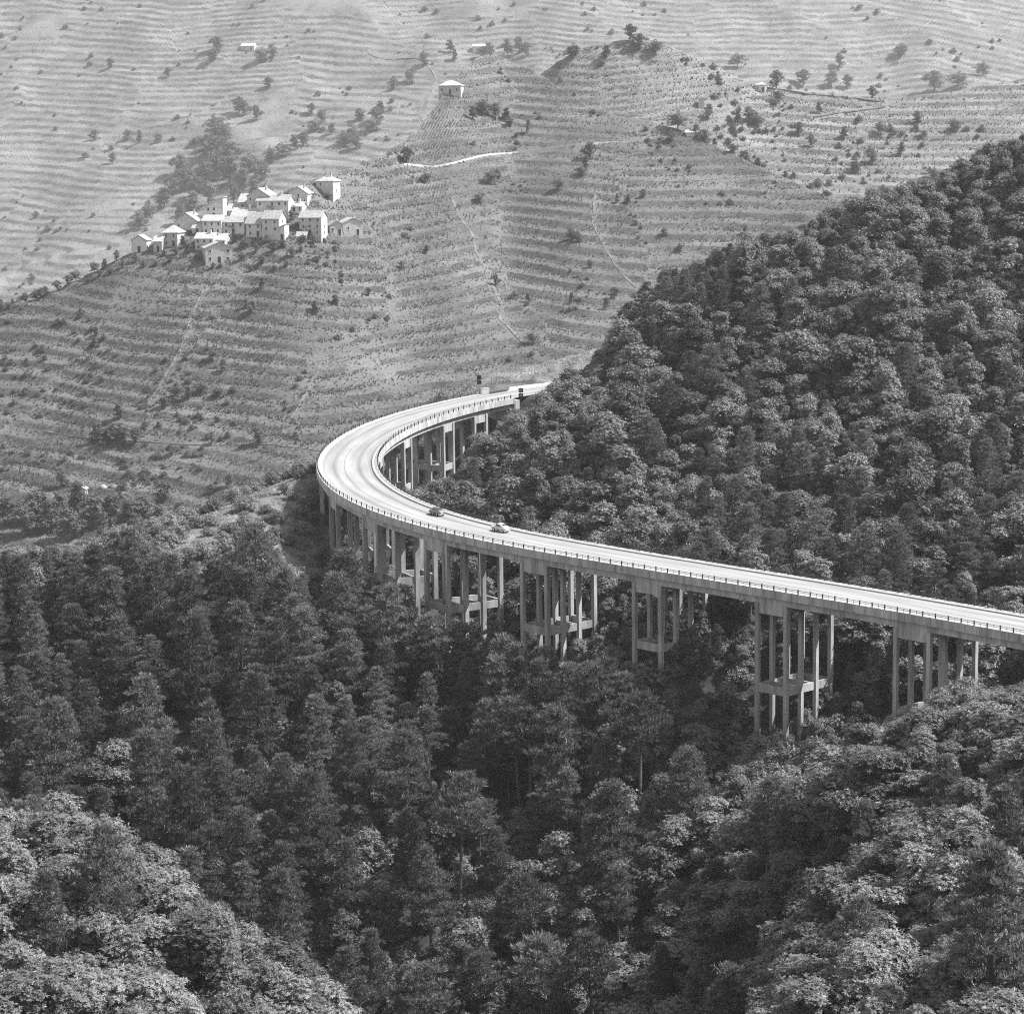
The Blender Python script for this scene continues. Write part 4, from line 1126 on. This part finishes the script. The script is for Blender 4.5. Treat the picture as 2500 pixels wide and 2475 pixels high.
def candidates():
    r = np.random.default_rng(99)
    out = []
    n = 26000
    x = r.uniform(-105, 165, n); y = r.uniform(165, 640, n)
    px, py, dep = project(np.stack([x, y, ground(x, y)], -1))
    ok = (px > -120) & (px < 2680) & (py > 300) & (py < 2680)
    x, y = x[ok], y[ok]
    z = ground(x, y); px, py, dep = project(np.stack([x, y, z], -1)); d, s, u = road_dist(x, y)
    return x, y, z, px, py, d, s, u, r
cx_, cy_, cz_, cpx, cpy, cd_, cs_, cu_, R_ = candidates()
cell = {}
trees = []      # (kind, x, y, z, height, variant, rot)
for i in range(len(cx_)):
    x, y, z, px, py, d, s, u = cx_[i], cy_[i], cz_[i], cpx[i], cpy[i], cd_[i], cs_[i], cu_[i]
    inner = (u > 0 and y > 318) or y > 500
    # which kind grows here
    if not inner:
        pf = 0.92 if px < 1560 and y > 300 else 0.06
        if y < 275: pf = 0.05 if px > 1400 else 0.12
        if px > 1560: pf = 0.08
        if py > 2060 and px > 800 and y > 275: pf = 0.5
        if px < 900 and y > 408: pf = 0.0
    else:
        pf = 0.10
        if px > 1650 and py > 1150: pf = 0.5
        if px < 1800 and py < 1020 and y > 490: pf = 0.55
        if px < 1350: pf = 0.05
    pine = R_.random() < pf
    if pine:
        h = (10.0 + 9.0 * R_.random() ** 1.2) if not inner else R_.uniform(7, 13)
        rad = 3.0
    else:
        h = (5.0 + 5.0 * R_.random() ** 1.5) if not inner else (6.0 + 7.5 * R_.random() ** 1.6)
        rad = 2.7 * h / 7.5 + 0.3
    # stay off the carriageway, the lay-by and the scree
    if s > -4 and d < 8.5 and h > 4: h = min(h, 4.0)
    if s <= -2 and d < (15 if u < 0 else 6.8): continue
    if 430 < px < 800 and 1150 < py < 1400 and y > 398 and y < 470 and R_.random() < 0.97: continue
    if y > 528 and -14 < x < 34 and y < 575: continue
    if not inner and y > 415 and px < 800:
        h = min(h, 4.5)
    if y > 575 and px < 1380: continue
    # crowns may not rise above the tree line seen in the photograph
    lim = float(front_top(px)) if not inner else float(bend_top(px))
    if inner and px < 1500:
        rp = (0.2 if pine else 0.36) * h * FPX / y
        lim = max(lim, float(bend_top(px - rp)) - 12, float(bend_top(px - .5 * rp)) - 4)
    for _ in range(9):
        tpy = project(np.array([x, y, z + h]))[1]
        if tpy >= lim: break
        h *= 0.86
    else:
        if project(np.array([x, y, z + h]))[1] < lim: continue
    if h < 1.9: continue
    if pine and h < 4.0: pine = False
    rad = (h * 0.2 if pine else 0.36 * h + 0.2)
    rad = max(rad, 0.9)
    near_spur = not inner and y < 300
    if not pine: rad *= 0.72 if near_spur else 0.86
    ix, iy = int(x // 4), int(y // 4)
    bad = False
    for a in range(ix - 2, ix + 3):
        for b in range(iy - 2, iy + 3):
            for (x2, y2, r2) in cell.get((a, b), ()):
                if (x - x2) ** 2 + (y - y2) ** 2 < ((0.92 if pine else 0.7) * (rad + r2)) ** 2: bad = True
    if bad: continue
    cell.setdefault((ix, iy), []).append((x, y, rad))
    if pine and 950 < px < 1620 and py > 1700 and R_.random() < .5:
        trees.append(['pine', x, y, z, h * 1.1, 6 + int(R_.integers(0, 2)), R_.uniform(0, 6.28)]); continue
    if not pine and h < 3.9:
        trees.append(['bush', x, y, z, h, int(R_.integers(0, 3)), R_.uniform(0, 6.28)]); continue
    trees.append(['pine' if pine else 'broad', x, y, z, h, int(R_.integers(0, 6)) if pine else int(R_.integers(0, 7)), R_.uniform(0, 6.28)])
# a few pines that stand out in the photograph, set where they grow: (top px, top py, distance, height, variant)
for px, py, d, h, v in [(302, 1283, 388, 13.5, 1), (618, 1280, 390, 13.0, 5), (848, 1345, 386, 12.5, 0), (955, 1398, 376, 14.5, 3), (1205, 1478, 362, 14.0, 2), (455, 1395, 380, 12, 4), (1345, 1690, 345, 14.5, 6), (1440, 1585, 350, 13.5, 5), (1560, 1700, 340, 14, 7), (1270, 1640, 350, 14, 7)]:
    p = at(px, py, d); g = float(ground(p[0], p[1])); h2 = float(np.clip(p[2] - g, 6, 19))
    trees = [t for t in trees if (t[1] - p[0]) ** 2 + (t[2] - p[1]) ** 2 > 2.0 ** 2]
    trees.append(['pine', p[0], p[1], g, h2, v, R_.uniform(0, 6.28)])
# the front row that hides the feet of the piers
_es = np.arange(100, 235, 0.5); _epx, _epy, _ = project(on_road(_es, np.full(len(_es), -5.5), -6)); _ey = on_road(_es, np.full(len(_es), -5.5))[:, 1]
for px in range(760, 1540, 40):
    px = px + R_.uniform(-12, 12); d = float(np.interp(px, _epx, _ey)) - R_.uniform(9, 16)
    p = at(px, float(front_top(px)) + R_.uniform(4, 40), d); g = float(ground(p[0], p[1])); hh = p[2] - g
    if not 3 < hh < 20: continue
    pn = True
    trees = [t for t in trees if (t[1] - p[0]) ** 2 + (t[2] - p[1]) ** 2 > 1.8 ** 2]
    trees.append(['pine' if pn else 'broad', p[0], p[1], g, hh, int(R_.integers(0, 6)), R_.uniform(0, 6.28)])
print('near trees', len(trees), sum(t[0] == 'pine' for t in trees))

# rough visibility so that the trees that show largest become individuals
buf = np.zeros((260, 260), bool)
T = sorted(trees, key=lambda t: t[2])
seen = {}
deck_s = np.arange(-4, 262, 0.7)
dpx, dpy, ddep = project(np.concatenate([on_road(deck_s, np.full(len(deck_s), q), zz) for q in (-5.5, -2, 2, 5.5) for zz in (0, -2)]))
deck_marks = sorted(zip(ddep, dpx, dpy)); dm = 0
for k, t in enumerate(T):
    px, py, dep = project(np.array([t[1], t[2], t[3] + t[4] * .55]))
    while dm < len(deck_marks) and deck_marks[dm][0] < dep:
        a, b = int(deck_marks[dm][2] // 10), int(deck_marks[dm][1] // 10); dm += 1
        if 0 <= a < 260 and 0 <= b < 260: buf[a, b] = True
    rx = t[4] * (.17 if t[0] == 'pine' else .33) * FPX / dep; ry = t[4] * .42 * FPX / dep
    x0, x1, y0, y1 = int((px - rx) // 10), int((px + rx) // 10), int((py - ry) // 10), int((py + ry) // 10)
    cnt = 0
    for yy in range(max(y0, 0), min(y1, 247) + 1):
        for xx in range(max(x0, 0), min(x1, 249) + 1):
            if ((xx * 10 + 5 - px) / rx) ** 2 + ((yy * 10 + 5 - py) / ry) ** 2 < 1 and not buf[yy, xx]:
                cnt += 1; buf[yy, xx] = True
    seen[id(t)] = cnt

# labels: each tree by the landmark beside it and its order from the left there
AREAS = [(250, 1330, 'below the scree slope at the far left'), (560, 1400, 'below the scree, left of the bend'), (820, 1420, 'in front of the piers under the bend'), (1000, 1560, 'in front of the tall central pier'),
         (1220, 1650, 'below the pier under the grey car'), (1500, 1700, 'below the short pier right of centre'), (1800, 1800, 'below the second pier from the right'), (2050, 1780, 'between the two rightmost piers'), (2300, 1720, 'covering the foot of the rightmost pier'),
         (230, 1600, 'on the left edge, mid height'), (550, 1650, 'in the left pine stand, upper part'), (850, 1700, 'in the pine stand under the bend'), (230, 1850, 'on the left edge, lower part'), (560, 1950, 'in the left pine stand, lower part'),
         (850, 1950, 'in the dark hollow left of centre'), (1150, 1900, 'in the pine stand below centre'), (1450, 1950, 'in the dark hollow at the ravine'), (1750, 2000, 'on the ravine side right of centre'), (2050, 1960, 'on the right foreground crest'), (2330, 1930, 'on the right edge above the corner'),
         (200, 2150, 'above the lower left corner'), (200, 2400, 'in the lower left corner'), (520, 2330, 'along the bottom, left quarter'), (850, 2300, 'along the bottom, left of centre'), (1180, 2250, 'along the bottom at centre'), (1500, 2250, 'along the bottom, right of centre'), (1850, 2300, 'along the bottom, right quarter'), (2250, 2250, 'above the lower right corner'), (2380, 2430, 'in the lower right corner'),
         (1080, 1180, 'inside the bend beside the far piers'), (1180, 1090, 'under the far end of the viaduct'), (1300, 1010, 'right of the dark double sign'), (1400, 930, 'at the left tip of the wooded hill'), (1300, 1180, 'above the two cars'), (1500, 1230, 'above the road right of the grey car'),
         (1750, 1290, 'above the straight stretch of road'), (2030, 1330, 'above the road towards the right'), (2320, 1380, 'above the road at the right edge'), (1480, 1080, 'on the hill above the grey car'), (1700, 1100, 'low on the wooded hill, centre'), (2000, 1130, 'low on the wooded hill, right of centre'), (2300, 1130, 'low on the wooded hill, right edge'),
         (1530, 850, 'on the steep left flank of the wooded hill'), (1640, 690, 'on the left shoulder of the wooded skyline'), (1780, 900, 'midway up the wooded hill, centre'), (2050, 900, 'midway up the wooded hill, right'), (2320, 880, 'midway up the wooded hill, right edge'), (1850, 680, 'under the middle of the wooded skyline'), (2100, 620, 'under the upper wooded skyline'), (2320, 560, 'below the highest wooded skyline'), (2430, 400, 'at the highest point of the wooded skyline')]
ORD = ['first', 'second', 'third', 'fourth', 'fifth', 'sixth', 'seventh', 'eighth', 'ninth', 'tenth', 'eleventh', 'twelfth', 'thirteenth', 'fourteenth', 'fifteenth', 'sixteenth', 'seventeenth', 'eighteenth', 'nineteenth', 'twentieth']
def ordinal(i):
    return ORD[i] if i < 20 else ('twenty-' + ORD[i - 20] if i < 29 else ('thirtieth' if i == 29 else 'thirty-' + ORD[i - 30]))

def plant(name, proto, loc, rz, sc, label, cat, group, tilt=(0, 0)):
    root = bpy.data.objects.new(name, None); COL.objects.link(root)
    root.location = loc; root.rotation_euler = (tilt[0], tilt[1], rz); root.scale = sc
    root['label'] = label; root['category'] = cat; root['group'] = group
    for nm, me in (('trunk', proto[0]), ('crown', proto[1])):
        o = bpy.data.objects.new(nm, me); COL.objects.link(o); o.parent = root
    return root

rest = []
for kind, nm, protos, cat, group, desc in (('pine', 'pine_tree', PINES, 'pine tree', 'pines around the viaduct', 'pine'), ('broad', 'chestnut_tree', BROADS, 'tree', 'leafy trees around the viaduct', 'leafy tree'), ('bush', 'bush', SHRUBS, 'bush', 'bushes around the viaduct', 'low bush')):
    own = [t for t in T if t[0] == kind]
    own.sort(key=lambda t: -seen[id(t)])
    single = [t for t in own[:300] if seen[id(t)] > 0]
    ids = {id(t) for t in single}
    rest += [t for t in own if id(t) not in ids]
    by = {}
    for t in single:
        px, py, _ = project(np.array([t[1], t[2], t[3] + t[4] * .6]))
        a = min(range(len(AREAS)), key=lambda k: (AREAS[k][0] - px) ** 2 + (AREAS[k][1] - py) ** 2)
        by.setdefault(a, []).append((px, t))
    for a, lst in by.items():
        lst.sort(key=lambda q: q[0])
        for i, (px, t) in enumerate(lst):
            if len(lst) == 1: lab = '%s %s' % ('lone ' + desc, AREAS[a][2])
            else: lab = '%s %s, %s from the left' % (desc, AREAS[a][2], ordinal(i))
            p = protos[t[5] % len(protos)]
            k = t[4] / p[2]; f = R_.uniform(0.92, 1.15) * (1.0 if kind == 'pine' else 1.3 if t[2] < 300 else 1.12)
            plant(nm, p, (t[1], t[2], t[3]), t[6], (k * f, k * f * R_.uniform(.85, 1.15), k), lab, cat, group, (R_.uniform(-.04, .04), R_.uniform(-.04, .04)))

# trees and bushes that stand on the far terraces
def far_tree(px, py, hill, h, label, proto=None, wide=1.0, name='hillside_tree'):
    P = hill.pix(np.array([float(px)]), np.array([float(py)]))[0]
    p = FARTREES[int(R_.integers(0, 4))] if proto is None else proto
    k = h * Hill.FAR * (1.55 if hill is back_left else 1) / p[2]
    plant(name, p, tuple(P - [0, 0, .3]), R_.uniform(0, 6.28), (k * wide, k * wide, k), label, 'tree', 'trees scattered on the far hillside')
FT = [('among the shrubs below the village', spur, [(575, 590, 2.9), (600, 600, 3.6), (625, 612, 3.2), (650, 590, 2.9), (668, 612, 3.6), (690, 600, 2.9), (712, 625, 3.2), (590, 632, 2.9), (640, 640, 2.9), (735, 608, 2.5), (740, 585, 2.9), (765, 590, 2.9), (610, 655, 2.2), (670, 655, 2.2), (700, 650, 2.2)]),
      ('between the village houses', spur, [(448, 606, 4.0), (462, 618, 3.6), (430, 622, 2.9), (400, 625, 2.2), (700, 545, 3.6), (712, 530, 3.6), (690, 555, 2.9), (752, 560, 3.2), (762, 548, 2.5), (800, 480, 2.5), (415, 640, 2.2), (480, 632, 2.2)]),
      ('at the left foot of the village', spur, [(330, 640, 2.9), (300, 655, 2.5), (270, 668, 2.2), (245, 675, 2.2), (350, 655, 2.2), (380, 650, 2.2), (215, 690, 2.2), (520, 650, 2.2)]),
      ('along the lane wall on the spur', spur, [(993, 400, 6), (1200, 455, 5.5), (1170, 490, 4.5), (1040, 445, 4), (1440, 400, 6.5), (1430, 425, 5), (1420, 440, 4), (1365, 470, 4.5), (1290, 330, 5), (1180, 285, 6), (1155, 300, 5), (1210, 295, 6), (1235, 300, 5), (1245, 315, 4)]),
      ('along the left crest of the spur', spur, [(-40, 760, 3), (0, 748, 4), (30, 738, 3), (60, 728, 3.5), (85, 720, 4), (110, 714, 3), (140, 705, 3.5), (165, 694, 3), (185, 684, 4), (20, 750, 3), (100, 722, 3.5), (230, 664, 4), (255, 652, 3), (285, 636, 3.5)]),
      ('on the crest of the spur at right', spur, [(1655, 312, 7), (1700, 325, 6), (1720, 335, 6), (1745, 340, 5), (1790, 370, 5), (1820, 378, 6), (1850, 395, 5), (1920, 425, 5), (1980, 450, 5), (2020, 470, 4), (2060, 480, 4), (1640, 340, 4)]),
      ('on the terraces below the lane', spur, [(1395, 575, 4.5), (1410, 580, 4), (1507, 495, 3.5), (1532, 495, 3.5), (1622, 560, 3), (1570, 480, 3.5), (1210, 690, 4), (1440, 640, 3), (1395, 740, 4), (1290, 740, 3), (1300, 855, 4), (1480, 760, 4), (1500, 720, 4), (1660, 590, 3), (1820, 560, 3), (1900, 600, 3), (1040, 610, 3), (980, 660, 3), (900, 720, 3)]),
      ('on the left terraces below the village', spur, [(615, 760, 4), (600, 745, 3.5), (770, 760, 4), (640, 700, 3.5), (430, 960, 4), (460, 965, 4), (490, 950, 4), (400, 985, 3.5), (545, 900, 4), (520, 870, 3.5), (235, 820, 3), (230, 840, 3), (820, 740, 3.5), (290, 1005, 5), (630, 1085, 5), (517, 1075, 3), (560, 1200, 4), (515, 1210, 3), (530, 960, 3.5)]),
      ('on the low track at far left', spur, [(235, 1062, 6), (258, 1068, 5), (282, 1066, 6), (298, 1064, 5.5), (332, 1070, 5), (152, 1180, 6), (400, 1225, 6), (420, 1100, 3)]),
      ('in the wood below the low terraces', spur, [(150, 1290, 9), (190, 1270, 10), (230, 1300, 9), (270, 1290, 8), (310, 1310, 8), (350, 1290, 8), (395, 1310, 7), (440, 1300, 7), (480, 1310, 7), (170, 1330, 9), (250, 1335, 8), (340, 1335, 8), (120, 1310, 9), (410, 1345, 7), (520, 1300, 7), (90, 1280, 9), (560, 1290, 6), (60, 1320, 8), (20, 1290, 8)]),
      ('in the gully above the village', back_left, [(525, 330, 12.0), (540, 350, 12.0), (515, 380, 13.5), (550, 395, 13.5), (530, 420, 13.5), (500, 440, 12.0), (560, 440, 13.5), (440, 420, 12.0), (450, 450, 12.0), (480, 480, 12.0), (510, 490, 12.0), (420, 470, 10.5), (590, 470, 12.0), (570, 500, 10.5), (610, 430, 10.5), (470, 510, 10.5), (400, 500, 10.5), (360, 540, 10.5), (640, 450, 10.5), (620, 490, 9.0), (440, 540, 9.0), (340, 560, 9.0)]),
      ('on the hazy terraces above the village', back_left, [(582, 270, 9), (595, 275, 8), (625, 290, 8), (340, 335, 7), (385, 345, 6), (310, 320, 6), (530, 130, 8), (520, 150, 8), (640, 145, 9), (665, 135, 8), (655, 210, 7), (770, 320, 7), (785, 300, 7), (760, 270, 6), (840, 360, 8), (860, 350, 8), (870, 370, 7), (920, 300, 9), (910, 320, 8), (930, 270, 7), (880, 300, 7), (410, 180, 6), (270, 170, 6), (275, 400, 6), (230, 330, 6), (720, 380, 8), (690, 400, 8), (660, 410, 8), (740, 360, 7), (810, 330, 6), (960, 215, 6)]),
      ('by the gully path near the top', back_left, [(1035, 170, 8), (1100, 135, 7), (1195, 125, 8), (1240, 120, 9), (1270, 118, 9), (1285, 130, 8), (1000, 200, 7), (1070, 290, 6), (1060, 310, 6), (1080, 270, 6), (1040, 330, 6), (1180, 130, 7), (1110, 150, 7)]),
      ('on the second spur at right', back_right, [(1895, 215, 9), (1900, 252, 6), (1730, 290, 7), (1830, 300, 7), (1800, 310, 7), (1850, 310, 6), (2000, 280, 5), (2130, 235, 6), (2150, 330, 6), (2240, 300, 6), (2330, 320, 6), (2060, 340, 6), (1980, 360, 6), (2130, 400, 6), (2200, 380, 6), (1950, 330, 6), (1560, 120, 8), (1540, 100, 8), (1480, 140, 6), (1600, 130, 7), (1400, 140, 7), (2280, 440, 6), (2090, 420, 6)]),
      ('high on the far slope at right', back_left, [(2280, 225, 11), (2340, 235, 9), (1960, 200, 9), (2030, 195, 9), (2070, 195, 8), (1800, 170, 8), (2200, 120, 8), (2050, 150, 8), (2400, 200, 8)])]
FT += [('beside the cleared ground behind the lay-by', None, [(1290, 898, 3), (1270, 902, 2.5), (1250, 906, 2.5), (1310, 893, 3), (1330, 890, 3), (1350, 888, 3), (1370, 885, 3.5), (1230, 910, 2.5), (1210, 916, 2), (1190, 922, 2)])]
WHAT = {spur: 'small tree', back_left: 'hazy tree', back_right: 'pale tree', None: 'low bush'}
for place, hill, lst in FT:
    lst = sorted(lst)
    for i, (px, py, h) in enumerate(lst):
        lab = '%s %s, %s from the left' % (WHAT[hill], place, ordinal(i))
        if hill is None:
            # on the near ground beyond the lay-by
            d = 565.0; p = at(px, py, d); z = float(ground(p[0], p[1])); k = h / 2.6
            plant('bush', SHRUBS[i % 3], (p[0], p[1], z - .2), R_.uniform(0, 6), (k, k, k), lab, 'bush', 'bushes behind the lay-by')
        else:
            far_tree(px, py, hill, h, lab, wide=R_.uniform(.9, 1.35))

# ------------------------------------------------------------------ the rest of the wood and the undergrowth, beyond counting
def merged(name, tr, cr):
    nv = len(tr.vertices)
    def co(me): a = np.empty(len(me.vertices) * 3, np.float32); me.vertices.foreach_get('co', a); return a.reshape(-1, 3)
    faces = [list(p.vertices) for p in tr.polygons]
    V = np.r_[co(tr), co(cr)]
    F = faces + [[i + nv for i in p.vertices] for p in cr.polygons]
    me = mesh_from(name, V, F, [tr.materials[0], cr.materials[0]], fmat=[0] * len(tr.polygons) + [1] * len(cr.polygons))
    return me
def scatter(name, protos, items, label, cat):
    """items: (x, y, z, rot, scale, variant)"""
    sub = bpy.data.collections.new(name + '_sources')
    for i, p in enumerate(protos):
        sub.objects.link(bpy.data.objects.new('%s_%02d' % (name, i), merged(name, p[0], p[1])))
    it = np.array(items, float)
    me = bpy.data.meshes.new(name); me.vertices.add(len(it)); me.vertices.foreach_set('co', it[:, :3].astype(np.float32).ravel())
    for nm, data, ty in (('rot', it[:, 3], 'FLOAT'), ('scl', it[:, 4], 'FLOAT'), ('var', it[:, 5], 'INT')):
        a = me.attributes.new(nm, ty, 'POINT'); a.data.foreach_set('value', data.astype(np.int32 if ty == 'INT' else np.float32))
    o = obj(name, me, kind='stuff', label=label, category=cat)
    ng = bpy.data.node_groups.new(name, 'GeometryNodeTree')
    ng.interface.new_socket('Geometry', in_out='INPUT', socket_type='NodeSocketGeometry'); ng.interface.new_socket('Geometry', in_out='OUTPUT', socket_type='NodeSocketGeometry')
    n, l = ng.nodes, ng.links
    gi, go = n.new('NodeGroupInput'), n.new('NodeGroupOutput')
    ci = n.new('GeometryNodeCollectionInfo'); ci.inputs[0].default_value = sub; ci.inputs['Separate Children'].default_value = True; ci.inputs['Reset Children'].default_value = True
    ip = n.new('GeometryNodeInstanceOnPoints'); ip.inputs['Pick Instance'].default_value = True
    def named(nm, ty):
        q = n.new('GeometryNodeInputNamedAttribute'); q.data_type = ty; q.inputs[0].default_value = nm; return q.outputs[0]
    cx3 = n.new('ShaderNodeCombineXYZ'); l.new(named('rot', 'FLOAT'), cx3.inputs[2])
    l.new(gi.outputs[0], ip.inputs['Points']); l.new(ci.outputs[0], ip.inputs['Instance']); l.new(named('var', 'INT'), ip.inputs['Instance Index'])
    l.new(cx3.outputs[0], ip.inputs['Rotation']); l.new(named('scl', 'FLOAT'), ip.inputs['Scale'])
    l.new(ip.outputs[0], go.inputs[0])
    md = o.modifiers.new('scatter', 'NODES'); md.node_group = ng
    return o
items = [(t[1], t[2], t[3], t[6], t[4] * 1.1 / BROADS[t[5] % 7][2], t[5] % 7) for t in rest if t[0] == 'broad']
if items: scatter('woodland', BROADS, items, 'unbroken leafy woodland on the hill and ravine sides', 'woodland')
items = [(t[1], t[2], t[3], t[6], t[4] / PINES[t[5]][2], t[5]) for t in rest if t[0] == 'pine']
if items: scatter('pinewood', PINES, items, 'remaining pines closing the stand', 'woodland')
items = [(t[1], t[2], t[3], t[6], t[4] / 2.6, t[5] % 3) for t in rest if t[0] == 'bush']
if items: scatter('thicket', SHRUBS, items, 'low thicket between the trees', 'thicket')
# undergrowth
r = np.random.default_rng(5)
n = 17000
x = r.uniform(-105, 165, n); y = r.uniform(140, 640, n); z = ground(x, y)
px, py, dep = project(np.stack([x, y, z], -1)); d, s, u = road_dist(x, y)
ok = (px > -100) & (px < 2650) & (py < 2650) & (py > 350) & ((s > 0) | (d > 13)) & ~((s > 0) & (d < 7) & (z > line(s)[2] - 6))
ok &= ~((y > 528) & (y < 575) & (x > -14) & (x < 34)) & ~((y > 575) & (px < 1380))
bare_ = (px > 430) & (px < 800) & (py > 1150) & (py < 1400) & (y > 398) & (y < 470)
ok &= ~bare_ | (r.random(n) < np.where(px > 690, 0.22, 0.22))
x, y, z, px, py = x[ok], y[ok], z[ok], px[ok], py[ok]
sc = r.uniform(.5, 1.15, len(x))
scatter('undergrowth', SHRUBS, [(x[i], y[i], z[i] - .15, r.uniform(0, 6.28), sc[i], int(r.integers(0, 3))) for i in range(len(x))], 'dense undergrowth between the trees', 'undergrowth')

# scrub growing in patches along the banks and gullies of the far slopes
def scrub(hill, n, x0, x1, lo, hi, name, label, seed):
    r = np.random.default_rng(seed)
    px = r.uniform(x0, x1, n); v = r.uniform(0.05, 0.99, n)
    P = hill.surf(px, v); a = hill.a; fr = hill.fr; edge = hill.edge
    den = vnoise(P[:, 0] / 45, P[:, 1] / 70, seed) * 0.6 + vnoise(P[:, 0] / 16, P[:, 1] / 25, seed + 1) * 0.5
    keep = (den > 0.67) & ((fr > .6) | (r.random(n) < .35)) | (edge < 2.2) & (vnoise(P[:, 0] / 30, P[:, 1] / 30, seed + 3) > .5)
    for p in hill.paths: keep &= polydist(px, hill.bot(px) + (hill.crest(px) - hill.bot(px)) * v, p) > 6
    P = P[keep]
    scatter(name, SCRUB, [(q[0], q[1], q[2] - .2, r.uniform(0, 6.28), lo + (hi - lo) * r.random() ** 1.7, int(r.integers(0, 3))) for q in P], label, 'scrub')
scrub(spur, 6500, -200, 2600, .35, .95, 'spur_scrub', 'patchy scrub on the banks of the terraced spur', 61)
scrub(back_left, 5000, -300, 2800, .9, 2.4, 'slope_scrub', 'patchy scrub on the pale slope above the village', 63)
scrub(back_right, 2600, 1300, 2900, .5, 1.4, 'second_spur_scrub', 'patchy scrub on the second spur', 65)

# loose stones and tufts on the scree and the cleared ground
r = np.random.default_rng(15)
n = 30000
x = r.uniform(-75, 40, n); y = r.uniform(398, 575, n); z = ground(x, y)
px, py, dep = project(np.stack([x, y, z], -1)); d, s, u = road_dist(x, y)
ok = ((px > 430) & (px < 800) & (py > 1150) & (py < 1420) & (y < 470)) | ((y > 528) & (x > -14) & (x < 36) & ((u < -12) | (d > 13)))
x, y, z = x[ok], y[ok], z[ok]; m = len(x)
tet = np.array([(1, 0, -.4), (-.5, .87, -.4), (-.5, -.87, -.4), (.1, .05, .75)])
sc = r.uniform(.08, .42, (m, 1, 1)) * r.uniform(.5, 1.3, (m, 4, 3)); a = r.uniform(0, 6.28, m)
q = tet[None] * sc
V = np.stack([q[..., 0] * np.cos(a)[:, None] - q[..., 1] * np.sin(a)[:, None] + x[:, None], q[..., 0] * np.sin(a)[:, None] + q[..., 1] * np.cos(a)[:, None] + y[:, None], q[..., 2] + z[:, None]], -1).reshape(-1, 3)
F = (np.array([[0, 1, 3], [1, 2, 3], [2, 0, 3]])[None] + 4 * np.arange(m)[:, None, None]).reshape(-1, 3)
obj('rubble', mesh_from('rubble', V, F, [M['stone_dark']]), kind='stuff', label='loose stones on the scree left of the bend', category='rubble')

# ------------------------------------------------------------------ air
hz = MB(); hz.box((0, 2480, 195), (6200, 5300, 750))
hv = bpy.data.materials.new('haze'); hv.use_nodes = True
hn, hl = hv.node_tree.nodes, hv.node_tree.links
hn.remove(hn['Principled BSDF'])
pv = hn.new('ShaderNodeVolumePrincipled'); pv.inputs['Color'].default_value = (.95, .95, .95, 1); pv.inputs['Density'].default_value = HAZE_DENSITY; pv.inputs['Anisotropy'].default_value = 0.2
hl.new(pv.outputs[0], hn['Material Output'].inputs['Volume'])
hz.build('haze', hv, kind='stuff', label='summer haze lying in the valley')
